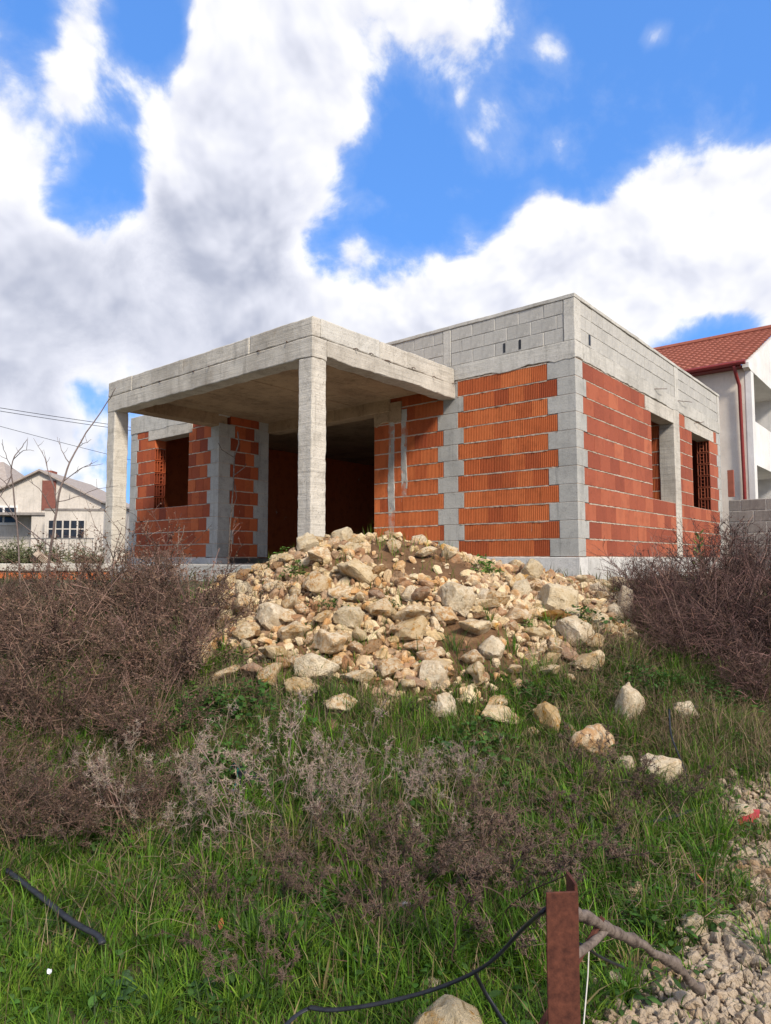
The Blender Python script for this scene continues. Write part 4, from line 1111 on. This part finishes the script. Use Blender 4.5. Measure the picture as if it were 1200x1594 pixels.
def herb_mesh(seed, n, size, h, col, spread):
    """leafy clump: each leaf a bent pointed blade of several quads"""
    global nr
    nr = np.random.RandomState(seed)
    a = nr.uniform(0, 6.28, n); el = nr.uniform(.15, 1.2, n); c = np.stack([nr.normal(0, spread, n), nr.normal(0, spread, n), h * nr.uniform(0, 1, n) ** 1.3 - .01], -1); c[:, 2] *= np.exp(-(c[:, 0] ** 2 + c[:, 1] ** 2) / (2 * (1.3 * spread) ** 2))
    d = np.stack([np.cos(a) * np.cos(el), np.sin(a) * np.cos(el), np.sin(el)], -1); L = size * nr.uniform(.5, 1.2, n)
    s = np.linspace(0, 1, 6)[None, :, None]
    P = c[:, None] + d[:, None] * s * L[:, None, None] - np.array([0, 0, 1.0]) * (s ** 2) * (L * .45)[:, None, None]
    w = (np.array([.10, .8, 1.0, .85, .5, .03])[None] * (L * .24 * nr.uniform(.7, 1.3, n))[:, None])
    side = unit(np.cross(d, np.array([0, 0, 1.0])) + nr.normal(0, .25, (n, 3)))
    V, F, C = strips(P, w, side, jitter(col, n, .3)); return np_mesh('leafy_plant', V, F, M_leaf, col=C)
def build_herbs():
    g1, g2 = (0.050, 0.115, 0.020), (0.095, 0.18, 0.030)
    ms = [herb_mesh(600, 420, .055, .20, g1, .15), herb_mesh(601, 380, .05, .12, g1, .14), herb_mesh(602, 200, .05, .18, g2, .07), herb_mesh(603, 70, .11, .08, (0.04, 0.085, 0.03), .10)]
    for i, (px, py, s, k, lab) in enumerate([
        (320, 1120, 1.3, 0, 'dark green nettle clump at the lower left of the heap'),
        (380, 1110, 1.3, 0, 'dark green nettle clump just below the heap'),
        (270, 1140, 1.0, 2, 'light green leafy stems at the edge of the left thicket'),
        (250, 1090, .8, 2, 'light green sprig inside the left thicket'),
        (300, 1085, .8, 2, 'second light green sprig beside the heap in the left thicket'),
        (350, 1210, 1.1, 0, 'green leafy clump beside the dark hollow'),
        (290, 1190, .9, 1, 'low dark leaves left of the dark hollow'),
        (700, 1185, 1.2, 3, 'broad dark green leaves right of the pale feathery weeds'),
        (740, 1165, 1.1, 0, 'dark green leafy clump on the slope below the heap'),
        (630, 1220, 1.0, 1, 'green leaves below the central feathery weed'),
        (500, 1250, 1.0, 1, 'green leaves between the feathery weeds'),
        (565, 1500, .7, 3, 'broad grey-green leaves in the foreground grass'),
        (440, 856, .85, 2, 'green tuft on the left crest of the heap'),
        (462, 898, 1.0, 2, 'larger green tuft below the left crest of the heap'),
        (752, 892, 1.1, 2, 'green plant among stones in front of the white plinth'),
        (820, 985, .7, 2, 'small green plant between stones on the right of the heap'),
        (515, 945, .6, 1, 'tiny green plant in the middle of the stones'),
        (600, 945, .6, 1, 'tiny green plant beside a white stone on the heap'),
        (655, 1045, .5, 2, 'green seedling on the reddish earth of the heap'),
        (900, 965, 1.2, 1, 'green leafy patch on the right shoulder of the heap'),
        (200, 1290, .9, 1, 'dark leafy plant in the lower left weeds'),
        (60, 1310, .9, 1, 'dark leafy plant at the left edge of the picture'),
        (1010, 1070, 1.0, 0, 'dark leafy growth under the right bushes'),
        (1100, 1090, 1.0, 0, 'dark leafy growth under the bushes at the right edge'),
        (520, 1420, .8, 1, 'dark leafy clump left of the lilac wrapper'),
        (240, 1420, .6, 3, 'broad leaved rosette in the left grass'),
        (95, 1450, .6, 3, 'broad leaved rosette above the straight black hose'),
        (330, 1550, .6, 3, 'broad leaved rosette near the bottom edge left of centre'),
        (180, 1560, .55, 3, 'broad leaved rosette at the bottom left'),
        (960, 1330, .8, 1, 'dark leafy clump beside the standing black strap'),
        (880, 1255, .9, 1, 'green leafy clump below the leaning boulder'),
        (780, 1220, .9, 1, 'green leafy clump in the centre right of the slope'),
        (1000, 1440, .6, 1, 'dark leafy clump above the dead branch'),
        (1110, 1140, .8, 1, 'leafy clump right of the wide greyish boulder'),
        (830, 1080, .8, 1, 'leafy growth behind the upright ochre boulder')]):
        p = onground(px, py)
        if p.y > 8.2: p = at(px, py, 7.25)
        e = empty('leafy_plant', (p.x, p.y, Hs(p.x, p.y)), i * 1.9); tag(e, lab, 'plant', 'green leafy plants')
        tag(mesh_obj('foliage', ms[k], e, scale=(s, s, s)), kind='stuff')
build_herbs()

def fields(x, y):
    g = gravel_amount(x, y); p = pile_amount(x, y); return g, p
def build_grass():
    global nr
    nr = np.random.RandomState(900)
    def sample(n, xr, yr, keep):
        x = nr.uniform(*xr, n); y = nr.uniform(*yr, n); k = nr.uniform(0, 1, n) < keep(x, y); return x[k], y[k]
    def patch(x, y, a, b, c): return .5 + .5 * np.sin(a * x + 1.3 * np.sin(b * y + c)) * np.cos(b * y + .8 * np.sin(a * x * 1.3))
    def blades(x, y, hmin, hmax, w, cols, cw, droop):
        n = len(x); z = H(x, y); a = nr.uniform(0, 6.28, n); h = nr.uniform(hmin, hmax, n) * (.45 + .8 * patch(x, y, 3.1, 2.7, .5) + .45 * patch(x, y, 9.7, 8.3, 1.5))
        d = np.stack([np.cos(a), np.sin(a), np.zeros(n)], -1); s = np.linspace(0, 1, 4)[None, :, None]
        lean = (nr.uniform(.1, droop, n) * h)[:, None, None]; hh = h[:, None, None]
        P = np.stack([x, y, z - .01], -1)[:, None] + d[:, None] * lean * s ** 1.8 + np.array([0, 0, 1.0]) * hh * (s - .30 * (lean / hh) * s ** 2)
        wd = np.array([1, .85, .55, .04])[None] * (w * nr.uniform(.6, 1.4, n))[:, None]
        side = np.stack([-np.sin(a + nr.normal(0, .5, n)), np.cos(a), np.zeros(n)], -1)
        ci = nr.choice(len(cols), n, p=cw); C = np.array(cols)[ci] * (1 + nr.uniform(-.3, .3, (n, 1)))
        return strips(P, wd, side, C)
    greens = [(0.062, 0.145, 0.012), (0.106, 0.212, 0.016), (0.165, 0.255, 0.026), (0.050, 0.090, 0.018), (0.26, 0.20, 0.09), (0.13, 0.095, 0.055)]
    fol = lambda x, y: (1 - .90 * fields(x, y)[0]) * (1 - .92 * fields(x, y)[1])
    # lush short turf at the lower left and right of the post, thinner and browner elsewhere
    lush = lambda x, y: np.clip(sm(3.5, 2.7, y + .25 * x) + .8 * np.exp(-((x - 1.25) ** 2 + (y - 4.0) ** 2) / .55) + .5 * np.exp(-((x + .25) ** 2 + (y - 3.1) ** 2) / .25), 0, 1)
    def tufts(n, per, xr, yr, keep, hmin, hmax, w, cw, rad):
        cx, cy = sample(n, xr, yr, keep); m = len(cx); idx = np.repeat(np.arange(m), per); N = len(idx)
        th = nr.uniform(hmin, hmax, m); tcx = nr.choice(len(greens), m, p=cw); tb = nr.uniform(.55, 1.3, m); tr = rad * nr.uniform(.5, 1.5, m)
        a = nr.uniform(0, 6.28, N); rr = tr[idx] * np.sqrt(nr.uniform(0, 1, N)); x = cx[idx] + rr * np.cos(a); y = cy[idx] + rr * np.sin(a)
        a2 = a + nr.normal(0, .7, N); h = th[idx] * nr.uniform(.45, 1.15, N); d = np.stack([np.cos(a2), np.sin(a2), np.zeros(N)], -1); s = np.linspace(0, 1, 4)[None, :, None]
        lean = (h * (.15 + .9 * nr.uniform(0, 1, N) * (.35 + rr / tr[idx])))[:, None, None]; hh = h[:, None, None]
        P = np.stack([x, y, H(x, y) - .01], -1)[:, None] + d[:, None] * lean * s ** 1.7 + np.array([0, 0, 1.]) * hh * (s - .35 * np.minimum(1.2, lean / hh) * s ** 2)
        wd = np.array([.9, 1., .65, .05])[None] * (w * nr.uniform(.6, 1.5, N))[:, None]
        side = np.stack([-np.sin(a2 + nr.normal(0, .4, N)), np.cos(a2), np.zeros(N)], -1)
        C = np.array(greens)[np.where(nr.uniform(0, 1, N) < .75, tcx[idx], nr.choice(len(greens), N, p=cw))] * tb[idx][:, None] * (1 + nr.uniform(-.25, .25, (N, 1)))
        return strips(P, wd, side, C)
    near = lambda x, y: fol(x, y) * (np.abs(x) < .62 * y + .25)
    x, y = sample(70000, (-2.6, 2.6), (1.7, 4.5), lambda x, y: near(x, y) * lush(x, y) * (.18 + .82 * patch(x, y, 4.3, 3.9, 2.)))
    A = blades(x, y, .03, .09, .0024, greens, [.22, .40, .30, .03, .04, .01], 1.1)
    x, y = sample(60000, (-2.7, 2.7), (2.2, 5.0), lambda x, y: near(x, y) * (1 - .75 * lush(x, y)) * (.10 + .90 * patch(x, y, 2.6, 2.2, 2.) ** 1.5))
    A2 = blades(x, y, .05, .19, .0024, greens, [.27, .20, .08, .18, .13, .14], 1.0)
    T1 = tufts(5200, 26, (-2.6, 2.6), (1.7, 4.6), lambda x, y: near(x, y) * (.25 + .75 * lush(x, y)), .04, .145, .0027, [.26, .36, .24, .07, .05, .02], .045)
    T2 = tufts(2300, 30, (-2.8, 2.9), (2.6, 6.4), lambda x, y: near(x, y) * (.2 + .8 * patch(x, y, 2.6, 2.2, 2.)), .09, .26, .0030, [.30, .26, .10, .18, .10, .06], .06)
    x, y = sample(95000, (-4.5, 4.6), (4.6, 7.6), lambda x, y: near(x, y) * (.12 + .88 * patch(x, y, 1.9, 2.3, 1.) ** 1.3) * np.where((x < -1.5) & (y > 4.9), .25, 1) * (1 - .5 * sm(1.4, 2.4, x)))
    B = blades(x, y, .06, .20, .0030, greens, [.25, .22, .14, .15, .14, .10], .9)
    x, y = sample(30000, (-16, 16), (7.6, 24), lambda x, y: (np.abs(x) < .62 * y + .6) * .55)
    Cc = blades(x, y, .08, .25, .010, [(0.06, 0.09, 0.025), (0.11, 0.115, 0.045), (0.18, 0.15, 0.08)], [.4, .35, .25], .9)
    V, F, C = join([A, A2, B, Cc, T1, T2])
    o = mesh_obj('meadow_grass', np_mesh('meadow_grass', V, F, M_grass, col=C)); tag(o, 'fresh green grass over the slope in the foreground', 'grass', kind='stuff')
    # dry bleached grass, thickest at the right and between the weeds
    straw = [(0.27, 0.200, 0.115), (0.20, 0.140, 0.085), (0.15, 0.100, 0.065), (0.33, 0.25, 0.15)]
    x, y = sample(110000, (-3.8, 4.4), (2.6, 7.0), lambda x, y: fol(x, y) * (np.abs(x) < .62 * y + .3) * (.08 + .75 * sm(.2, 1.0, x / y * 2.2) * sm(3.8, 4.5, y) + .30 * sm(3.3, 4.4, y) * patch(x, y, 2.9, 3.3, .2)))
    V, F, C = blades(x, y, .06, .24, .0022, straw, [.35, .3, .2, .15], 1.3)
    o = mesh_obj('dry_grass', np_mesh('dry_grass', V, F, M_straw, col=C)); tag(o, 'bleached dry grass between stones and bushes', 'dry grass', kind='stuff')
    # fallen and flattened dead stalks
    x, y = sample(34000, (-3.4, 3.6), (2.5, 6.4), lambda x, y: near(x, y) * (.10 + .90 * patch(x, y, 2.1, 3.1, 4.)) * (1 - .95 * lush(x, y)))
    n = len(x); a = nr.uniform(0, 6.28, n); d = np.stack([np.cos(a), np.sin(a), nr.uniform(-.1, .7, n)], -1); L = nr.uniform(.03, .13, n); s_ = np.linspace(0, 1, 4)[None, :, None]
    P = np.stack([x, y, H(x, y) + nr.uniform(.0, .10, n)], -1)[:, None] + d[:, None] * s_ * L[:, None, None] + (nr.normal(0, .22, (n, 1, 3)) * np.sin(s_ * 3.1)) * L[:, None, None]
    V, F, C = tubes(P, np.repeat(np.linspace(.0015, .0008, 4)[None], n, 0), jitter((0.17, 0.118, 0.08), n, .5))
    o = mesh_obj('dead_stalks', np_mesh('dead_stalks', V, F, M_twig, col=C)); tag(o, 'tangle of fallen dead stalks across the grass slope', 'dead stalks', kind='stuff')
    # broad little leaves close to the soil
    x, y = sample(42000, (-3.0, 2.6), (1.8, 6.2), lambda x, y: fol(x, y) * (np.abs(x) < .62 * y + .3) * (.08 + .92 * patch(x, y, 3.7, 3.2, 3.) ** 2.2))
    n = len(x); a = nr.uniform(0, 6.28, n); d = np.stack([np.cos(a), np.sin(a), nr.uniform(.1, .9, n)], -1); L = nr.uniform(.015, .048, n); s = np.linspace(0, 1, 5)[None, :, None]
    P = np.stack([x, y, H(x, y) + nr.uniform(0, .07, n)], -1)[:, None] + d[:, None] * s * L[:, None, None] - np.array([0, 0, 1.]) * (s ** 2) * (L * .4)[:, None, None]
    w = np.array([.1, .85, 1., .7, .05])[None] * (L * .30)[:, None]; side = unit(np.cross(d, np.array([0, 0, 1.])) + nr.normal(0, .2, (n, 3)))
    V, F, C = strips(P, w, side, jitter((0.060, 0.125, 0.022), n, .45))
    o = mesh_obj('ground_leaves', np_mesh('ground_leaves', V, F, M_leaf, col=C)); tag(o, 'small broad weed leaves mixed into the foreground grass', 'ground cover', kind='stuff')
build_grass()

def build_saplings():
    r_ = random.Random(3)
    def sap(label, depth, stems):
        rt = empty('bare_sapling', at(*stems[0][0][:2], depth)); b0 = Vector(rt.location); tag(rt, label, 'sapling', 'bare saplings left of the porch')
        b0.z = Hs(b0.x, b0.y) - 0.05; rt.location = b0
        for i, (*pts, r0, r1) in enumerate(stems):
            P = [at(px, py, depth + 0.25 * math.sin(px * .05 + i)) - b0 for px, py in pts]
            if i == 0: P[0] = Vector((0, 0, 0))
            Q = []
            for a, b in zip(P[:-1], P[1:]):
                for t in (0, .33, .66): Q.append(a.lerp(b, t) + Vector((r_.uniform(-1, 1), r_.uniform(-1, 1), r_.uniform(-1, 1))) * .008)
            Q.append(P[-1]); n = len(Q)
            MB().tube(Q, [r0 + (r1 - r0) * k / (n - 1) for k in range(n)], 6).build('trunk' if i == 0 else 'branch', M_sapling, rt, smooth=True)
            if r0 < .012:
                for k in range(2, n - 1, 2):
                    d = Vector((r_.uniform(-1, 1), r_.uniform(-.6, .6), r_.uniform(.1, 1))).normalized() * r_.uniform(.05, .14)
                    MB().tube([Q[k], Q[k] + d * .6, Q[k] + d + Vector((0, 0, .02))], [.003, .0025, .0015], 4).build('twig', M_sapling, rt)
    sap('tall bare sapling whose tip crosses the left porch corner', 8.0, [
        ((71, 900), (80, 845), (88, 795), (95, 757), (108, 719), (134, 674), (167, 626), (180, 604), .017, .004),
        ((91, 780), (115, 775), (150, 762), (184, 756), .006, .002), ((97, 750), (125, 730), (152, 717), .007, .002), ((100, 748), (130, 728), (160, 722), .005, .002),
        ((107, 720), (95, 700), (89, 680), .006, .002), ((88, 795), (84, 760), (70, 715), (52, 682), .009, .002), ((84, 762), (75, 730), (68, 700), .005, .002),
        ((78, 850), (40, 820), (0, 790), .008, .003), ((86, 800), (60, 760), (35, 742), .006, .002), ((121, 695), (132, 690), (142, 684), .004, .002)])
    sap('slender bare sapling at the left edge of the picture', 7.6, [
        ((33, 930), (30, 860), (24, 800), (17, 735), (22, 710), (35, 695), (42, 684), .012, .003), ((18, 740), (0, 772), (-20, 790), .007, .002), ((20, 715), (36, 700), (53, 702), .005, .002),
        ((17, 760), (0, 745), (-15, 730), .006, .002), ((25, 810), (8, 780), (-10, 765), .006, .002), ((19, 730), (8, 705), (2, 690), .005, .002)])
    sap('dark upright stem in front of the left porch column', 6.6, [
        ((172, 1010), (172, 925), (178, 860), (190, 820), .008, .003), ((174, 900), (160, 860), (158, 830), .005, .002), ((176, 870), (195, 830), (200, 800), .004, .002)])
    sap('thin bare shoots rising before the right wall', 7.6, [
        ((1150, 930), (1128, 870), (1108, 830), .007, .003), ((1150, 905), (1165, 850), (1190, 815), .005, .002), ((1140, 900), (1175, 840), (1186, 805), .005, .002)])
    sap('bare shoots in front of the white plinth', 7.9, [
        ((975, 930), (985, 890), (990, 850), (998, 842), .006, .002), ((975, 925), (960, 880), (935, 870), .004, .002), ((970, 925), (945, 890), (925, 885), .004, .002), ((978, 920), (1010, 880), (1030, 870), .004, .002)])
    # vine stem climbing the corner of the left block
    v = empty('dry_vine', (at(362, 880, 10.6))); b0 = Vector(v.location); tag(v, 'pale dry vine climbing the concrete corner inside the porch', 'vine')
    for i, pts in enumerate([[(355, 885), (358, 820), (363, 760), (365, 710), (372, 690), (370, 672)], [(364, 740), (380, 728), (383, 722)], [(364, 712), (345, 700), (340, 690)], [(360, 800), (368, 775), (366, 755)], [(275, 880), (277, 850), (279, 820)], [(276, 850), (284, 835), (287, 818)]]):
        MB().tube([at(px, py, 10.35 + .1 * math.sin(py * .1)) - b0 for px, py in pts], .012 if i == 0 else .006, 5).build('stem', M_bark, v, smooth=True)
    # young evergreen shoot in front of the right wall
    p = at(1087, 900, 8.6); g = empty('evergreen_seedling', (p.x, p.y, Hs(p.x, p.y))); b0 = Vector(g.location)
    tag(g, 'young green seedling with upright leaves before the right wall', 'seedling')
    top = at(1088, 833, 8.6) - b0
    MB().tube([(0, 0, 0), top * .5 + Vector((.02, 0, 0)), top], [.008, .006, .003], 6).build('stem', M_sapling, g)
    M_ev = simple('evergreen_leaf', (0.10, 0.15, 0.03), (0.17, 0.22, 0.05), 8, 0.5)
    for k in range(14):
        t = .35 + .65 * k / 13; c = top * t; a = k * 2.4; L = .16 * (1.15 - .5 * t)
        d = Vector((math.cos(a), math.sin(a), 1.3)).normalized(); s = d.cross(Vector((0, 0, 1))).normalized(); m = c + d * L * .55
        u = d.cross(s) * .01
        MB().poly([c, m - s * L * .22 + u, c + d * L, m + u * -1]).poly([c, m - u, c + d * L, m + s * L * .22 + u]).build('leaf', M_ev, g)
build_saplings()

# ------------------------------------------------------------------ things lying about in the foreground
def smooth_path(P, n=6):
    P = [Vector(p) for p in P]; out = []
    for i in range(len(P) - 1):
        a, b, c, d = P[max(i - 1, 0)], P[i], P[i + 1], P[min(i + 2, len(P) - 1)]
        for k in range(n):
            t = k / n
            out.append(.5 * ((2 * b) + (c - a) * t + (2 * a - 5 * b + 4 * c - d) * t * t + (3 * b - a - 3 * c + d) * t ** 3))
    out.append(P[-1]); return out
def build_litter():
    # rusty angle-iron post
    q = at(874, 1388, 1.50); zt = q.z
    post = empty('rusty_post', (q.x, q.y, 0.0), R(4)); tag(post, 'rusty steel angle post with jagged top in the foreground', 'post')
    me = rough_mesh('flange', -.034, .036, -.003, .003, -.15, zt, M_rust, seg=.03, amp=.0012, bev=.0012, seed=7); mesh_obj('flange', me, post)
    me = rough_mesh('web', .029, .036, .0035, .06, -.15, zt + .014, M_rust, seg=.03, amp=.0015, bev=.0012, seed=8); mesh_obj('web', me, post)
    # rusty stay leaning on the post
    a, b = at(840, 1600, 1.62), at(938, 1428, 1.75)
    tag(MB().tube([a, a.lerp(b, .5), b], .0085, 6, .5).build('rusty_stay', M_rust), 'thin rusty iron stay crossing behind the post', 'iron bar')
    # weathered branch caught on the post
    br = empty('dead_branch', at(1085, 1535, 2.36)); b0 = Vector(br.location); tag(br, 'weathered grey branch reaching from the post to the gravel', 'branch')
    path = smooth_path([at(898, 1420, 1.62), at(935, 1440, 1.75), at(985, 1463, 1.95), at(1035, 1492, 2.12), at(1068, 1520, 2.25), at(1090, 1540, 2.38)], 5)
    rb = random.Random(4); rr = [0.0130 + rb.uniform(-.0025, .0035) + (.005 if i % 7 == 3 else 0) for i in range(len(path))]; rr[-1] *= 1.25
    path = [p + Vector((rb.uniform(-1, 1), rb.uniform(-1, 1), rb.uniform(-1, 1))) * .006 for p in path]
    MB().tube([p - b0 for p in path], rr, 9).build('limb', M_bark, br, smooth=True)
    MB().tube([p - b0 for p in smooth_path([at(898, 1485, 1.62), at(925, 1465, 1.70), at(945, 1445, 1.79)], 5)], .0098, 8).build('limb', M_bark, br, smooth=True)
    # white string
    tag(MB().tube([at(917, 1470, 1.72), at(915, 1520, 1.70), at(908, 1600, 1.66)], .0018, 5).build('string', simple('white_string', (.5, .47, .42), (.62, .6, .55), 9)), 'thin white string hanging from the branch beside the post', 'string')
    # black hoses and straps
    def strap(pix, r, lab, lift=.02, flat=.45, cat='hose'):
        P = []
        for px, py, *z in pix:
            g = onground(px, py)
            if z: g = at(px, py, z[0])
            else: g.z += lift
            P.append(g)
        tag(MB().tube(smooth_path(P, 6), r, 8, flat).build('black_hose', M_hose, smooth=True), lab, cat, 'black hoses and straps')
    strap([(482, 1568, 2.12), (520, 1572, 2.06), (600, 1560, 2.0), (690, 1535, 1.92), (760, 1500, 1.82), (815, 1445, 1.70), (848, 1416, 1.55)], .0105, 'long black hose running from the lower middle to the post')
    strap([(738, 1512, 1.87), (755, 1545, 1.90), (790, 1600, 1.85)], .008, 'short black strap dropping to the bottom edge beside the cream boulder')
    strap([(8, 1392), (60, 1435), (110, 1478), (150, 1502), (158, 1515)], .014, 'straight black hose lying in the grass at lower left', .11, .6)
    strap([(1000, 1298), (1035, 1292), (1082, 1276)], .017, 'flat black strap on the grass near the gravel', .06, .3)
    strap([(1000, 1298), (970, 1288), (945, 1283), (920, 1284)], .006, 'thin black cord curving left from the flat strap', .06)
    strap([(918, 1288), (925, 1310), (938, 1342)], .012, 'short black strap standing in the brown weeds', .06, .4)
    strap([(790, 1385), (800, 1370), (812, 1358)], .013, 'black strap scrap among the brown weeds left of the post', .06, .4)
    strap([(905, 1470, 1.9), (935, 1490, 1.98), (968, 1505, 2.1)], .010, 'black strap under the dead branch', .0, .4)
    strap([(1060, 1115), (1085, 1118), (1115, 1122)], .014, 'black pipe end at the foot of the right bushes', .08, .8)
    strap([(1030, 1150), (1040, 1185), (1062, 1225), (1080, 1262)], .005, 'thin black cord dropping past the wide greyish boulder', .05)
    strap([(480, 1570, 2.12), (462, 1580, 2.1), (440, 1600, 2.05)], .008, 'bent end of black hose at the bottom left of centre', .0)
    P = [onground(1078, 1252), onground(1065, 1222), onground(1050, 1200), onground(1037, 1180), onground(1032, 1150)]
    for k, p in enumerate(P): p.z += .03 + .05 * k; p.y -= .03 * k
    tag(MB().tube(smooth_path(P), .0065, 6).build('dark_stick', M_hose, smooth=True), 'dark bent stick standing before the wide greyish boulder', 'stick')
    # old bucket half hidden in the weeds
    p = onground(405, 1222); bk = empty('old_bucket', p); bk.rotation_euler = (R(70), 0, R(-65)); bk.location.z -= .03; tag(bk, 'dark bucket with teal rim lying in the weeds left of centre', 'bucket')
    n = 20; mb = MB(); pr = [(.0, 0), (.085, 0), (.115, .20), (.109, .20), (.080, .01), (0, .012)]
    for r_, z in pr: mb.v += [(r_ * math.cos(6.2832 * k / n), r_ * math.sin(6.2832 * k / n), z) for k in range(n)]
    for i in range(len(pr) - 1): mb.f += [(i * n + k, i * n + (k + 1) % n, (i + 1) * n + (k + 1) % n, (i + 1) * n + k) for k in range(n)]
    mb.build('pail', M_hose, bk, smooth=True)
    MB().tube([(.115 * math.cos(6.2832 * k / 24), .115 * math.sin(6.2832 * k / 24), .2) for k in range(25)], .004, 6).build('rim', simple('teal_plastic', (0.0, 0.10, 0.10), (0.01, 0.17, 0.16), 8, .4), bk, smooth=True)
    # scraps and fallen leaves
    def scrap(name, px, py, s, mat, lab, cat, dz=.06):
        p = onground(px, py); rs_ = random.Random(px); mb = MB(); V = []
        for k in range(9):
            a = 6.283 * k / 9; V.append((math.cos(a) * s * rs_.uniform(.6, 1.1), math.sin(a) * s * rs_.uniform(.35, .7), rs_.uniform(-.25, .25) * s))
        U = [(x * .9, y * .9, z + s * .25) for x, y, z in V]; b = 9
        mb.v = V + U + [(0, 0, s * .5), (0, 0, -s * .2)]
        mb.f = [(k, (k + 1) % 9, 9 + (k + 1) % 9, 9 + k) for k in range(9)] + [(9 + k, 9 + (k + 1) % 9, 18) for k in range(9)] + [((k + 1) % 9, k, 19) for k in range(9)]
        tag(mb.build(name, mat, None, (p.x, p.y, p.z + dz), (R(25), R(15), rs_.uniform(0, 6))), lab, cat)
    scrap('paper_scrap', 75, 1540, .018, simple('white_paper', (.7, .7, .72), (.8, .8, .82), 6), 'crumpled white paper scrap in the lower left grass', 'paper')
    scrap('plastic_wrapper', 630, 1432, .03, simple('lilac_plastic', (.22, .16, .26), (.5, .46, .52), 12, .35), 'small lilac plastic wrapper beside the brown tangled weed', 'wrapper')
    ml = simple('brown_leaf', (0.20, 0.065, 0.022), (0.32, 0.12, 0.045), 12)
    def leaf(px, py, L, lab, rz):
        p = onground(px, py); mb = MB(); xs = [(-1, 0), (-.5, .42), (.1, .45), (.6, .25), (1, 0)]
        for a, b in zip(xs[:-1], xs[1:]):
            for sg in (1, -1): mb.poly([(a[0] * L, 0, 0), (b[0] * L, 0, 0), (b[0] * L, sg * b[1] * L, .25 * L * b[1]), (a[0] * L, sg * a[1] * L, .25 * L * a[1])])
        tag(mb.build('fallen_leaf', ml, None, (p.x, p.y, p.z + .08), (R(35), R(-35), rz)), lab, 'leaf')
    leaf(1090, 1395, .034, 'rust-brown fallen leaf in grass near the gravel', 1.9)
    leaf(343, 1470, .026, 'orange-brown fallen leaf in the left grass', 1.6)
build_litter()
